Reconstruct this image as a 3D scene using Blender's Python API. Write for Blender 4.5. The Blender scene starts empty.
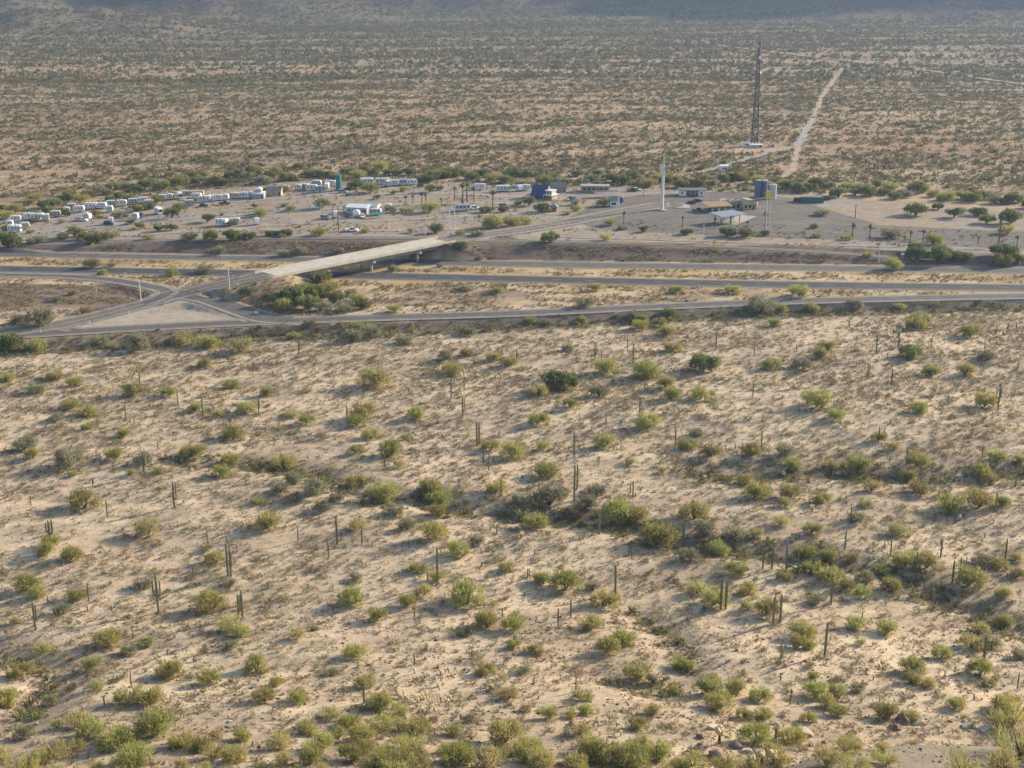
import bpy, math, random
import numpy as np
from mathutils import Matrix, Vector

# ------------------------------------------------------------------ camera, sky, sun, exposure
scene = bpy.context.scene
C = scene.collection
H = 126.0; F = 1300.0; PITCH = math.radians(18.0)
cam_d = bpy.data.cameras.new('camera'); cam_d.sensor_width = 36.0; cam_d.lens = 36.0*F/1024.0
cam_d.clip_start = 1.0; cam_d.clip_end = 30000.0
cam = bpy.data.objects.new('camera', cam_d); C.objects.link(cam)
cam.location = (0, 0, H); cam.rotation_euler = (math.radians(90)-PITCH, 0, 0)
scene.camera = cam
SUN_EL = math.radians(20.0); SUN_AZ = math.radians(58.0)        # azimuth clockwise from +Y (the view direction)
world = bpy.data.worlds.new('World'); scene.world = world; world.use_nodes = True
wn = world.node_tree.nodes; wl = world.node_tree.links
sky = wn.new('ShaderNodeTexSky'); sky.sky_type = 'NISHITA'; sky.sun_disc = False
sky.sun_elevation = SUN_EL; sky.sun_rotation = SUN_AZ; sky.dust_density = 1.5
wn['Background'].inputs[1].default_value = 0.10
wl.new(sky.outputs[0], wn['Background'].inputs[0])
sun_d = bpy.data.lights.new('sun', 'SUN'); sun_d.energy = 4.6; sun_d.angle = math.radians(0.9); sun_d.color = (1.0, 0.86, 0.65)
sun = bpy.data.objects.new('sun', sun_d); C.objects.link(sun)
sd = Vector((math.sin(SUN_AZ)*math.cos(SUN_EL), math.cos(SUN_AZ)*math.cos(SUN_EL), math.sin(SUN_EL)))
sun.rotation_euler = sd.to_track_quat('Z', 'Y').to_euler()
scene.view_settings.view_transform = 'Standard'; scene.view_settings.look = 'None'
scene.view_settings.exposure = 1.03; scene.view_settings.gamma = 1.0
HAZE_DENSITY = 0.85e-4; HAZE_COL = (0.48, 0.66, 1.0)

rng = np.random.default_rng(7); random.seed(7)

# ------------------------------------------------------------------ projection helpers
cP, sP = math.cos(PITCH), math.sin(PITCH)
def ray(px, py):
    u = (px-512.0)/F; v = (384.0-py)/F
    return (u, cP + v*sP, -sP + v*cP)
def P(px, py, z=0.0):
    d = ray(px, py); t = (z-H)/d[2]
    return (d[0]*t, d[1]*t, z)
def project(x, y, z):
    a = y*cP - (z-H)*sP; b = y*sP + (z-H)*cP
    return 512+F*x/a, 384-F*b/a
def px_per_m(x, y, z): return F/(y*cP-(z-H)*sP)

# ------------------------------------------------------------------ noise
def _h(i, j, s):
    n = (i*374761393 + j*668265263 + s*974711) & 0xffffffff
    n = ((n ^ (n >> 13))*1274126177) & 0xffffffff
    return ((n ^ (n >> 16)) & 0xffff)/65535.0
def vnoise(x, y, s=0):
    x = np.asarray(x, float); y = np.asarray(y, float)
    i = np.floor(x).astype(np.int64); j = np.floor(y).astype(np.int64)
    u = x-i; v = y-j; u = u*u*(3-2*u); v = v*v*(3-2*v)
    return (_h(i, j, s)*(1-u)+_h(i+1, j, s)*u)*(1-v)+(_h(i, j+1, s)*(1-u)+_h(i+1, j+1, s)*u)*v
def fbm(x, y, s=0, o=4):
    r = 0; a = 0.5; t = 0
    for k in range(o):
        r = r+a*vnoise(x*2**k+k*17.3, y*2**k+k*9.1, s+k); t += a; a *= .5
    return r/t
def ss(a, b, x):
    t = np.clip((x-a)/(b-a), 0, 1); return t*t*(3-2*t)

def smooth_line(pts, n=10):
    pts = [np.array(p, float) for p in pts]; out = []
    for i in range(len(pts)-1):
        p0 = pts[max(i-1, 0)]; p1 = pts[i]; p2 = pts[i+1]; p3 = pts[min(i+2, len(pts)-1)]
        for k in range(n):
            t = k/n
            out.append(0.5*((2*p1)+(-p0+p2)*t+(2*p0-5*p1+4*p2-p3)*t*t+(-p0+3*p1-3*p2+p3)*t**3))
    out.append(pts[-1]); return np.array(out)

# ------------------------------------------------------------------ road lines (px, py, height)
NZ = 4.0                                                        # the travel stop lies on a bench above the interstate
def bench(px): return float(np.interp(px, [-500,0,130,256,440,800,1024,1500], [.7,1.3,2.3,3.5,4.0,3.2,2.0,1.5]))
def W(l): return [P(a, b, z) for a, b, z in l]
EB = [(-400,262,0),(-120,266.5,0),(0,269,0),(256,273.5,0),(512,279,0),(768,284.5,0),(1024,288,0),(1250,291,0),(1500,295,0)]
WB = [(-400,247,0),(-120,251.5,0),(0,254,0),(256,258.5,0),(512,264,0),(768,267.5,0),(1024,271,0),(1250,274,0),(1500,277,0)]
RD = [(-400,360,0),(-120,343,0),(0,336,0),(128,328.5,0),(256,322,0),(384,317.5,0),(512,313.5,0),(640,307.5,0),(768,302,0),(900,298.5,0),(1024,296,0),(1250,293.5,0)]
FR = [(a, b, bench(a) if c is None else c) for a, b, c in [(-300,255,None),(-60,247.5,None),(0,246,None),(100,242.5,None),(200,239.5,None),(330,238,None),(420,238.5,4.6),(452,240.0,6.0)]]
OR = [(452,240.3,6.0),(512,241.2,4.6),(600,243,4),(700,246,3.6),(800,251,2.6),(900,258,1.1),(960,263.5,0.3),(1024,268,.03)]
XS = [(-160,349,0),(-60,340,0),(0,333,0.0),(64,324,0.2),(128,308.5,1.0),(160,300,1.8),(195,291,3.2),(230,282.5,4.8),(270,274.3,6.3)]
XN = [(442,240.7,6.3),(500,233.2,5.6),(560,224,4.6),(610,214,4.1),(665,204,4)]
LP = [(-300,271,0),(-60,274,0),(0,275,0),(64,276.5,0),(105,279.5,0.4),(138,284.3,1.0),(162,289.5,1.6),(167,294,2.0),(157,299,1.8),(140,304.5,1.35)]
JN = [(176,295,2.4),(205,299,1.8),(232,308,.6),(262,318,0.05),(290,320.5,0)]
Wx = lambda l, k=8: smooth_line(W(l), k)
wEB, wWB, wRD, wFR, wOR, wXS, wXN, wLP, wJN = map(Wx, (EB, WB, RD, FR, OR, XS, XN, LP, JN))
def fline(l, dz):                                               # world Y of a line as a function of X
    w = np.array([P(a, b+dz[0], z if dz[1] is None else dz[1]) for a, b, z in l]); o = np.argsort(w[:,0]); return w[o]
TOPN = np.array(W([(a, b, bench(a)) for a, b in [(-500,259,),(-60,249.3),(0,247.6),(100,244.3),(256,240.7),(440,243),(600,246),(800,250.5),(1024,258.5),(1500,270)]]))
FOOTN = np.array(W([(-500,245,0),(0,251.6,0),(256,255.5,0),(512,260.5,0),(768,263.5,0),(1024,266.5,0),(1500,272,0)]))
TOPS = np.array(W([(a, b+(3.6 if a < 700 else 3.2), 0) for a, b, z in RD]))
FOOTS = np.array(W([(a, b+float(np.interp(a, [0,300,600,800,1024],[15.5,14,11,10,9.5])), -2.2) for a, b, z in RD]))
ry = lambda arr, X: np.interp(X, arr[:,0], arr[:,1])
def pdist(X, Y, line):
    best = np.full(X.shape, 1e9); bz = np.zeros(X.shape)
    for a, b in zip(line[:-1], line[1:]):
        d = b[:2]-a[:2]; L = d@d+1e-9
        t = np.clip(((X-a[0])*d[0]+(Y-a[1])*d[1])/L, 0, 1)
        q = np.hypot(X-a[0]-t*d[0], Y-a[1]-t*d[1]); m = q < best
        best = np.where(m, q, best); bz = np.where(m, a[2]+t*(b[2]-a[2]), bz)
    return best, bz
FLATZ = lambda l: np.array([P(a, b, c) for a, b, c in l])
WASH = [FLATZ([(1060,640,2),(1000,618,1),(930,590,0),(880,572,0),(800,556,0),(700,545,0),(610,522,0),(520,512,0),(440,502,0)]),
        FLATZ([(440,502,0),(370,498,0),(300,472,-1),(245,462,-1),(180,462,-1)]),
        FLATZ([(700,470,0),(820,468,0),(930,478,0),(1040,470,0)]),
        FLATZ([(600,672,6),(660,690,7),(690,655,6),(670,625,4),(640,600,3)]),
        FLATZ([(-20,640,3),(60,665,5),(20,720,8)])]
LEDGE = P(965, 748, 30)
def zfun(X, Y):
    X = np.atleast_1d(np.asarray(X, float)); Y = np.atleast_1d(np.asarray(Y, float))
    r = np.hypot(X*0.8, Y)
    z = np.zeros(X.shape)
    # bench north of the interstate
    fN = ry(FOOTN, X); tN = np.maximum(ry(TOPN, X), fN+3)
    z += np.interp(X, TOPN[:, 0], TOPN[:, 2])*np.clip((Y-fN)/(tN-fN), 0, 1)
    # fill south of the ramp, desert beyond
    tS = ry(TOPS, X); fS = np.minimum(ry(FOOTS, X), tS-3)
    z += -2.2*np.clip((tS-Y)/(tS-fS), 0, 1)*(1-ss(25, 170, tS-Y))
    # hillside below the viewpoint
    e = np.clip(270-r, 0, None); z += 0.0013*e*e + 28*(1-ss(5, 45, r))
    # undulation in the open desert
    am = ss(0, 60, fS-Y)
    und = (fbm((X+0.35*Y)/60., (Y-0.25*X)/34., 3)-.5)*3.5+(fbm((X+0.5*Y)/17., (Y-.4*X)/9., 11)-.5)*1.05
    z += am*und
    z += ss(950, 1500, Y)*(fbm(X/160., Y/110., 21)-.5)*6
    for k, w in enumerate(WASH):
        if Y.min() > 480: break
        m = (Y < 480) & (Y > 90)
        if m.any():
            d, _ = pdist(X[m], Y[m], w)
            z[m] -= 1.3*np.exp(-(d/5.5)**2)
    # gravel shelf low on the right
    dx = (X-LEDGE[0]-6)/34.; dy = (Y-LEDGE[1]+9)/17.
    q = np.sqrt(dx*dx+dy*dy)
    z += 11.0*(1-ss(0.75, 1.35, q))
    # rise to the mountains
    R = np.hypot(X, Y)
    z += 0.012*np.clip(R-1900, 0, None)
    mt = ss(2650, 4300, R+700*(fbm(X/600., Y/600., 41)-.5))
    rid = 1-np.abs(2*fbm(X/900.+3, Y/800., 51, 5)-1)
    z += mt*(rid**1.6)*560
    hl = ss(2150, 2700, R)*(1-ss(-850, -350, X))
    z += hl*(fbm(X/200., Y/260., 61)**1.5)*120
    # embankments of the crossroad
    m = (Y > 380) & (Y < 760)
    if m.any():
        zz = z[m]
        num = np.zeros(zz.shape); den = np.zeros(zz.shape); core = np.zeros(zz.shape, bool)
        for line, hw in ((wXS, 8.0), (wXN, 9.0), (wFR, 7.0), (wOR, 6.0), (wLP, 6.0), (wJN, 7.0)):
            d, bz = pdist(X[m], Y[m], line)
            zz = np.maximum(zz, bz-np.clip(d-hw, 0, None)*0.5)
            c = d < hw; wt = np.where(c, ((hw-d)/hw)**2+.002, 0); num += wt*bz; den += wt; core |= c
        zz = np.where(core, num/np.maximum(den, 1e-9), zz)
        # keep the interstate clear under the bridge
        clr = (Y[m] > ry(wEB, X[m])-9) & (Y[m] < ry(FOOTN, X[m]))
        zz = np.where(clr, 0, zz)
        z[m] = zz
    return z
def z1(x, y): return float(zfun([x], [y])[0])
_ts = np.geomspace(95, 9000, 420)
def G(px, py):
    d = ray(px, py)
    X = d[0]*_ts; Y = d[1]*_ts; Z = H+d[2]*_ts
    g = Z-zfun(X, Y)
    i = int(np.argmax(g < 0))
    if i == 0: i = len(_ts)-1
    t = _ts[i-1]+(_ts[i]-_ts[i-1])*g[i-1]/(g[i-1]-g[i]+1e-9)
    tt = np.linspace(_ts[i-1], _ts[i], 24)
    gg = H+d[2]*tt-zfun(d[0]*tt, d[1]*tt); j = int(np.argmax(gg < 0))
    if j > 0: t = tt[j-1]+(tt[j]-tt[j-1])*gg[j-1]/(gg[j-1]-gg[j]+1e-9)
    x, y = d[0]*t, d[1]*t
    return (x, y, z1(x, y))

# ------------------------------------------------------------------ materials
def nmat(name, col, rough=0.85, var=0.0, scale=1.0, metal=0.0, bump=0.0, objrand=0.0, trans=0.0, dirt=None, spec=0.3):
    m = bpy.data.materials.new(name); m.use_nodes = True
    n = m.node_tree.nodes; l = m.node_tree.links; b = n['Principled BSDF']
    b.inputs['Roughness'].default_value = rough; b.inputs['Metallic'].default_value = metal
    b.inputs['Specular IOR Level'].default_value = spec
    rgb = n.new('ShaderNodeRGB'); rgb.outputs[0].default_value = (*col, 1); out = rgb.outputs[0]
    tc = n.new('ShaderNodeTexCoord')
    if var > 0:
        no = n.new('ShaderNodeTexNoise'); no.inputs['Scale'].default_value = scale; no.inputs['Detail'].default_value = 5
        l.new(tc.outputs['Object'], no.inputs['Vector'])
        mr = n.new('ShaderNodeMapRange'); mr.inputs['From Min'].default_value = .3; mr.inputs['From Max'].default_value = .7
        mr.inputs['To Min'].default_value = 1-var; mr.inputs['To Max'].default_value = 1+var
        l.new(no.outputs[0], mr.inputs[0])
        mx = n.new('ShaderNodeVectorMath'); mx.operation = 'SCALE'
        l.new(out, mx.inputs[0]); l.new(mr.outputs[0], mx.inputs['Scale']); out = mx.outputs[0]
        if bump > 0:
            bp = n.new('ShaderNodeBump'); bp.inputs['Strength'].default_value = bump; bp.inputs['Distance'].default_value = .05
            l.new(no.outputs[0], bp.inputs['Height']); l.new(bp.outputs[0], b.inputs['Normal'])
    if objrand > 0:
        oi = n.new('ShaderNodeObjectInfo'); hs = n.new('ShaderNodeHueSaturation')
        m1 = n.new('ShaderNodeMapRange'); m1.inputs['To Min'].default_value = 1-objrand; m1.inputs['To Max'].default_value = 1+objrand
        l.new(oi.outputs['Random'], m1.inputs[0]); l.new(m1.outputs[0], hs.inputs['Value'])
        m2 = n.new('ShaderNodeMath'); m2.operation = 'MULTIPLY'; m2.inputs[1].default_value = 7.31; l.new(oi.outputs['Random'], m2.inputs[0])
        m3 = n.new('ShaderNodeMath'); m3.operation = 'FRACT'; l.new(m2.outputs[0], m3.inputs[0])
        m4 = n.new('ShaderNodeMapRange'); m4.inputs['To Min'].default_value = .5-objrand*.12; m4.inputs['To Max'].default_value = .5+objrand*.09
        l.new(m3.outputs[0], m4.inputs[0]); l.new(m4.outputs[0], hs.inputs['Hue'])
        l.new(out, hs.inputs['Color']); out = hs.outputs[0]
    l.new(out, b.inputs['Base Color'])
    if trans > 0:
        tr = n.new('ShaderNodeBsdfTranslucent'); l.new(out, tr.inputs['Color'])
        ms = n.new('ShaderNodeMixShader'); ms.inputs[0].default_value = trans
        l.new(b.outputs[0], ms.inputs[1]); l.new(tr.outputs[0], ms.inputs[2]); l.new(ms.outputs[0], n['Material Output'].inputs[0])
    return m
def attr_mat(name, trans=0.0, rough=0.95):
    m = bpy.data.materials.new(name); m.use_nodes = True
    n = m.node_tree.nodes; l = m.node_tree.links; b = n['Principled BSDF']; b.inputs['Roughness'].default_value = rough
    b.inputs['Specular IOR Level'].default_value = .1
    a = n.new('ShaderNodeAttribute'); a.attribute_name = 'tint'
    l.new(a.outputs['Color'], b.inputs['Base Color'])
    if trans:
        tr = n.new('ShaderNodeBsdfTranslucent'); l.new(a.outputs['Color'], tr.inputs['Color'])
        ms = n.new('ShaderNodeMixShader'); ms.inputs[0].default_value = trans
        l.new(b.outputs[0], ms.inputs[1]); l.new(tr.outputs[0], ms.inputs[2]); l.new(ms.outputs[0], n['Material Output'].inputs[0])
    return m
def ground_mat():
    m = bpy.data.materials.new('desert_soil'); m.use_nodes = True
    n = m.node_tree.nodes; l = m.node_tree.links; b = n['Principled BSDF']
    b.inputs['Roughness'].default_value = 1.0; b.inputs['Specular IOR Level'].default_value = .1
    a = n.new('ShaderNodeAttribute'); a.attribute_name = 'tint'
    tc = n.new('ShaderNodeTexCoord')
    def noise(sc, det, sx=1, sy=1):
        mp = n.new('ShaderNodeMapping'); mp.inputs['Scale'].default_value = (sx, sy, 1)
        l.new(tc.outputs['Object'], mp.inputs[0])
        q = n.new('ShaderNodeTexNoise'); q.inputs['Scale'].default_value = sc; q.inputs['Detail'].default_value = det
        q.inputs['Roughness'].default_value = .65
        l.new(mp.outputs[0], q.inputs['Vector']); return q.outputs[0]
    def rng_(s, a0, a1, b0, b1):
        r = n.new('ShaderNodeMapRange'); r.inputs['From Min'].default_value = a0; r.inputs['From Max'].default_value = a1
        r.inputs['To Min'].default_value = b0; r.inputs['To Max'].default_value = b1; l.new(s, r.inputs[0]); return r.outputs[0]
    def mul(p, q):
        r = n.new('ShaderNodeMath'); r.operation = 'MULTIPLY'; l.new(p, r.inputs[0]); l.new(q, r.inputs[1]); return r.outputs[0]
    f1 = noise(1.6, 6); f2 = noise(.16, 5); f3 = noise(.42, 4, .55, 1)
    k = mul(rng_(f1, .3, .72, .74, 1.2), mul(rng_(f2, .3, .7, .86, 1.12), rng_(f3, .35, .5, .84, 1.04)))
    sc = n.new('ShaderNodeVectorMath'); sc.operation = 'SCALE'
    l.new(a.outputs['Color'], sc.inputs[0]); l.new(k, sc.inputs['Scale'])
    vo = n.new('ShaderNodeTexVoronoi'); vo.inputs['Scale'].default_value = 1.1; vo.inputs['Randomness'].default_value = 1
    l.new(tc.outputs['Object'], vo.inputs['Vector'])
    stone = rng_(vo.outputs['Distance'], .08, .2, 1, 0)
    mx = n.new('ShaderNodeMix'); mx.data_type = 'RGBA'; mx.inputs[7].default_value = (.13, .10, .075, 1)
    mk = n.new('ShaderNodeMath'); mk.operation = 'MULTIPLY'; mk.inputs[1].default_value = .7; l.new(stone, mk.inputs[0])
    l.new(mk.outputs[0], mx.inputs[0]); l.new(sc.outputs[0], mx.inputs[6])
    l.new(mx.outputs[2], b.inputs['Base Color'])
    bp = n.new('ShaderNodeBump'); bp.inputs['Strength'].default_value = .55; bp.inputs['Distance'].default_value = .2
    l.new(f1, bp.inputs['Height']); l.new(bp.outputs[0], b.inputs['Normal'])
    return m
M = {}
M['soil'] = ground_mat()
M['scrub'] = attr_mat('scrub_leaves', .3)
M['creosote'] = nmat('creosote_leaves', (.44,.41,.16), .9, .22, 1.3, objrand=.15, trans=.35, spec=.1)
M['asphalt_dark'] = nmat('asphalt_dark', (.062,.062,.066), .9, .18, .25)
M['asphalt_grey'] = nmat('asphalt_grey', (.115,.107,.10), .9, .2, .2)
M['asphalt_old'] = nmat('asphalt_old', (.165,.15,.135), .9, .22, .2)
M['shoulder'] = nmat('shoulder_gravel', (.30,.25,.20), .95, .2, .4)
M['dirt'] = nmat('dirt_track', (.37,.29,.205), 1, .25, .2)
M['track_grey'] = nmat('grey_track', (.33,.30,.27), 1, .16, .15)
M['paint'] = nmat('road_paint', (.45,.42,.37), .7, .25, .8)
M['paint_y'] = nmat('yellow_paint', (.55,.38,.08), .7, .2, .8)
M['concrete'] = nmat('concrete', (.52,.48,.40), .9, .14, .3, bump=.2)
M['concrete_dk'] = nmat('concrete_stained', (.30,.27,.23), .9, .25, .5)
M['slab'] = nmat('slab', (.40,.37,.33), .9, .15, .2)
M['white'] = nmat('white_panel', (.88,.88,.86), .5, .06, 1.5, objrand=.1)
M['cream'] = nmat('cream_panel', (.60,.55,.45), .6, .07, 1.0, objrand=.1)
M['greyp'] = nmat('grey_panel', (.42,.44,.46), .5, .08, 1.0, objrand=.1)
M['metal'] = nmat('grey_metal', (.35,.36,.37), .5, .1, 1.5, metal=.4)
M['galv'] = nmat('galvanised', (.50,.51,.52), .5, .1, 1.5, metal=.3)
M['whitemetal'] = nmat('white_metal', (.72,.72,.70), .5, .07, .8)
M['glass'] = nmat('dark_glass', (.03,.035,.045), .12, spec=.6)
M['black'] = nmat('dark_rubber', (.025,.025,.028), .8)
M['darkcar'] = nmat('dark_car_paint', (.03,.033,.045), .3, spec=.6)
M['blueroof'] = nmat('blue_roof', (.055,.085,.20), .6, .12, .8)
M['skyroof'] = nmat('pale_blue_roof', (.24,.30,.36), .6, .1, .5)
M['tanroof'] = nmat('tan_roof', (.36,.24,.13), .8, .16, .7)
M['brownroof'] = nmat('brown_roof', (.13,.085,.065), .8, .2, .7)
M['greyroof'] = nmat('grey_roof', (.27,.27,.27), .8, .12, .7)
M['greenroof'] = nmat('grey_green_roof', (.19,.22,.19), .8, .12, .7)
M['redroof'] = nmat('dark_red_roof', (.12,.06,.065), .7, .12, .7)
M['stucco'] = nmat('tan_stucco', (.46,.38,.27), .9, .12, .7)
M['olivewall'] = nmat('olive_wall', (.30,.29,.22), .9, .1, .7)
M['stone'] = nmat('beige_stone', (.48,.40,.28), .9, .3, 1.5)
M['teal'] = nmat('teal_steel', (.045,.20,.21), .55, .12, .5)
M['tealdark'] = nmat('green_container', (.04,.15,.12), .6, .15, .5)
M['bluetank'] = nmat('blue_grey_tank', (.13,.16,.22), .55, .1, .4)
M['paletank'] = nmat('pale_tank', (.52,.52,.52), .55, .12, .4)
M['wood'] = nmat('weathered_wood', (.17,.12,.085), .9, .2, 2)
M['yellow'] = nmat('yellow_sign', (.70,.60,.05), .5, .05, 1)
M['red'] = nmat('red_beacon', (.5,.08,.06), .5)
M['bluesign'] = nmat('blue_sign', (.05,.10,.32), .5)
M['lattice'] = nmat('tower_steel', (.09,.10,.12), .6, .1, .3, metal=.2)
M['bark'] = nmat('bark', (.10,.085,.06), .9, .2, 3)
M['greenbark'] = nmat('green_bark', (.16,.16,.075), .9, .2, 3)
M['fol_green'] = nmat('palo_verde_leaves', (.38,.37,.13), .9, .22, 1.3, objrand=.2, trans=.4, spec=.1)
M['fol_yel'] = nmat('yellow_green_leaves', (.47,.43,.19), .9, .22, 1.3, objrand=.17, trans=.4, spec=.1)
M['fol_grey'] = nmat('grey_green_leaves', (.31,.305,.19), .9, .22, 1.3, objrand=.18, trans=.35, spec=.1)
M['fol_dark'] = nmat('mesquite_leaves', (.25,.27,.10), .9, .25, .8, objrand=.22, trans=.25, spec=.1)
M['fol_dead'] = nmat('dry_twigs', (.20,.165,.12), .9, .22, 1.3, objrand=.2)
M['saguaro'] = nmat('saguaro_skin', (.23,.22,.13), .85, .18, 2, objrand=.25, bump=.3)
M['cholla'] = nmat('cholla_spines', (.80,.70,.40), .9, .2, 4, objrand=.15, trans=.15)
M['chollastem'] = nmat('cholla_stem', (.07,.05,.035), .9, .2, 4)
M['palmleaf'] = nmat('palm_fronds', (.09,.11,.05), .8, .2, 1, objrand=.2, trans=.2)
M['palmskirt'] = nmat('palm_skirt', (.22,.16,.09), .9, .2, 1)
M['rock'] = nmat('brown_rock', (.24,.17,.125), .95, .35, 1.2, bump=.6, objrand=.2)
M['rockpale'] = nmat('pale_rock', (.46,.39,.30), .95, .25, 1.2, bump=.6, objrand=.15)

# ------------------------------------------------------------------ mesh builder
class MB:
    def __init__(s): s.v = []; s.f = []
    def add(s, vs, fs):
        o = len(s.v); s.v += [tuple(map(float, v)) for v in vs]; s.f += [tuple(i+o for i in f) for f in fs]; return s
    def box(s, c, d, rz=0, bev=0):
        x, y, z = [k/2 for k in d]
        vs = []
        for sx, sy, sz in ((-1,-1,-1),(1,-1,-1),(1,1,-1),(-1,1,-1),(-1,-1,1),(1,-1,1),(1,1,1),(-1,1,1)):
            a, b = sx*x, sy*y
            if rz: a, b = a*math.cos(rz)-b*math.sin(rz), a*math.sin(rz)+b*math.cos(rz)
            vs.append((c[0]+a, c[1]+b, c[2]+sz*z))
        return s.add(vs, [(0,3,2,1),(4,5,6,7),(0,1,5,4),(1,2,6,5),(2,3,7,6),(3,0,4,7)])
    def tube(s, pts, r, n=8):
        pts = [Vector(p) for p in pts]
        if not hasattr(r, '__len__'): r = [r]*len(pts)
        vs = []; fs = []
        for i, p in enumerate(pts):
            d = (pts[min(i+1, len(pts)-1)]-pts[max(i-1, 0)]).normalized()
            a = d.orthogonal().normalized() if abs(d.z) < .9 else Vector((1,0,0))
            a = (a-d*a.dot(d)).normalized(); b = d.cross(a)
            for k in range(n):
                t = 2*math.pi*k/n; vs.append(p+(a*math.cos(t)+b*math.sin(t))*r[i])
        for i in range(len(pts)-1):
            for k in range(n):
                fs.append((i*n+k, i*n+(k+1) % n, (i+1)*n+(k+1) % n, (i+1)*n+k))
        fs.append(tuple(range(n))[::-1]); fs.append(tuple((len(pts)-1)*n+k for k in range(n)))
        return s.add(vs, fs)
    def ext(s, prof, y0, y1):                                   # profile in x,z extruded along y
        n = len(prof)
        vs = [(x, y0, z) for x, z in prof]+[(x, y1, z) for x, z in prof]
        fs = [tuple(range(n)), tuple(range(2*n-1, n-1, -1))]+[(i, i+n, (i+1) % n+n, (i+1) % n) for i in range(n)]
        return s.add(vs, fs)
    def xt(s, prof, x0, x1):                                    # profile in y,z extruded along x
        n = len(prof)
        vs = [(x0, y, z) for y, z in prof]+[(x1, y, z) for y, z in prof]
        fs = [tuple(range(n)), tuple(range(2*n-1, n-1, -1))]+[(i, i+n, (i+1) % n+n, (i+1) % n) for i in range(n)]
        return s.add(vs, fs)
    def mesh(s, name, mat, smooth=False):
        me = bpy.data.meshes.new(name); me.from_pydata(s.v, [], s.f); me.materials.append(mat)
        import bmesh
        bm = bmesh.new(); bm.from_mesh(me); bmesh.ops.recalc_face_normals(bm, faces=bm.faces); bm.to_mesh(me); bm.free()
        if smooth: me.polygons.foreach_set('use_smooth', [True]*len(me.polygons))
        return me
    def build(s, name, mat, parent=None, smooth=False):
        o = bpy.data.objects.new(name, s.mesh(name, mat, smooth)); C.objects.link(o)
        if parent: o.parent = parent
        return o
def np_obj(name, V, Fc, mat, tint=None, smooth=False, parent=None):
    V = np.asarray(V, np.float32); Fc = np.asarray(Fc, np.int32); k = Fc.shape[1]
    me = bpy.data.meshes.new(name); me.vertices.add(len(V)); me.vertices.foreach_set('co', V.ravel())
    me.loops.add(Fc.size); me.loops.foreach_set('vertex_index', Fc.ravel())
    me.polygons.add(len(Fc)); me.polygons.foreach_set('loop_start', np.arange(0, Fc.size, k, dtype=np.int32))
    me.polygons.foreach_set('loop_total', np.full(len(Fc), k, np.int32))
    if smooth: me.polygons.foreach_set('use_smooth', np.ones(len(Fc), bool))
    if tint is not None:
        a = me.color_attributes.new('tint', 'FLOAT_COLOR', 'POINT')
        c = np.ones((len(V), 4), np.float32); c[:, :3] = tint; a.data.foreach_set('color', c.ravel())
    me.materials.append(mat); me.update(calc_edges=True); me.validate()
    o = bpy.data.objects.new(name, me); C.objects.link(o)
    if parent: o.parent = parent
    return o
def tag(o, label=None, cat=None, group=None, kind=None):
    if label: o['label'] = label
    if cat: o['category'] = cat
    if group: o['group'] = group
    if kind: o['kind'] = kind
    return o
def struct(o, label=None): return tag(o, label, kind='structure')
def empty(name, label, cat, group=None):
    o = bpy.data.objects.new(name, None); C.objects.link(o); o.empty_display_size = .5
    return tag(o, label, cat, group)
KIDS = {}
def kids(o): return KIDS.setdefault(o.name, list(o.children))
def copy_tree(o, parent=None):
    c = o.copy(); C.objects.link(c)
    if parent: c.parent = parent
    for ch in kids(o): copy_tree(ch, c)
    return c
USED = set()
def proto_or_copy(root, label, loc, rz=0, sc=1.0, group=None):
    if root.name in USED: o = copy_tree(root)
    else:
        kids(root); [kids(c) for c in root.children]; USED.add(root.name); o = root
    o.location = loc; o.rotation_euler = (0, 0, rz)
    o.scale = (sc, sc, sc) if not hasattr(sc, '__len__') else sc
    o['label'] = label
    if group: o['group'] = group
    return o
LABELS = set()
ONES = 'zero one two three four five six seven eight nine ten eleven twelve thirteen fourteen fifteen sixteen seventeen eighteen nineteen'.split()
TENS = 'x x twenty thirty forty fifty sixty seventy eighty ninety'.split()
def say(v):
    v = int(max(0, min(99, v)))
    return ONES[v] if v < 20 else TENS[v//10]+('-'+ONES[v % 10] if v % 10 else '')
def say_half(v):
    h = round(max(0, v)*2)/2
    return say(h)+(' and a half' if h % 1 else '')
def uniq(base, px, py):                                         # the base text, then how far across and down the photo it stands
    a, d = px/10.24, py/7.68; pick = None
    for b in (base, base.replace(' by a saguaro', '')):
        for l in (b+', %s percent across, %s percent down' % (say(round(a)), say(round(d))), b+', %s percent across, %s percent down' % (say_half(a), say(round(d))),
                  b+', %s percent across, %s percent down' % (say(round(a)), say_half(d)), b+', %s percent across, %s down' % (say_half(a), say_half(d))):
            if pick is None and l not in LABELS and len(l.replace(',', '').replace('-', ' - ').split()) <= 22 and len(l.replace(',', '').split()) <= 16: pick = l
    l = pick or l
    LABELS.add(l); return l

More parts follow.
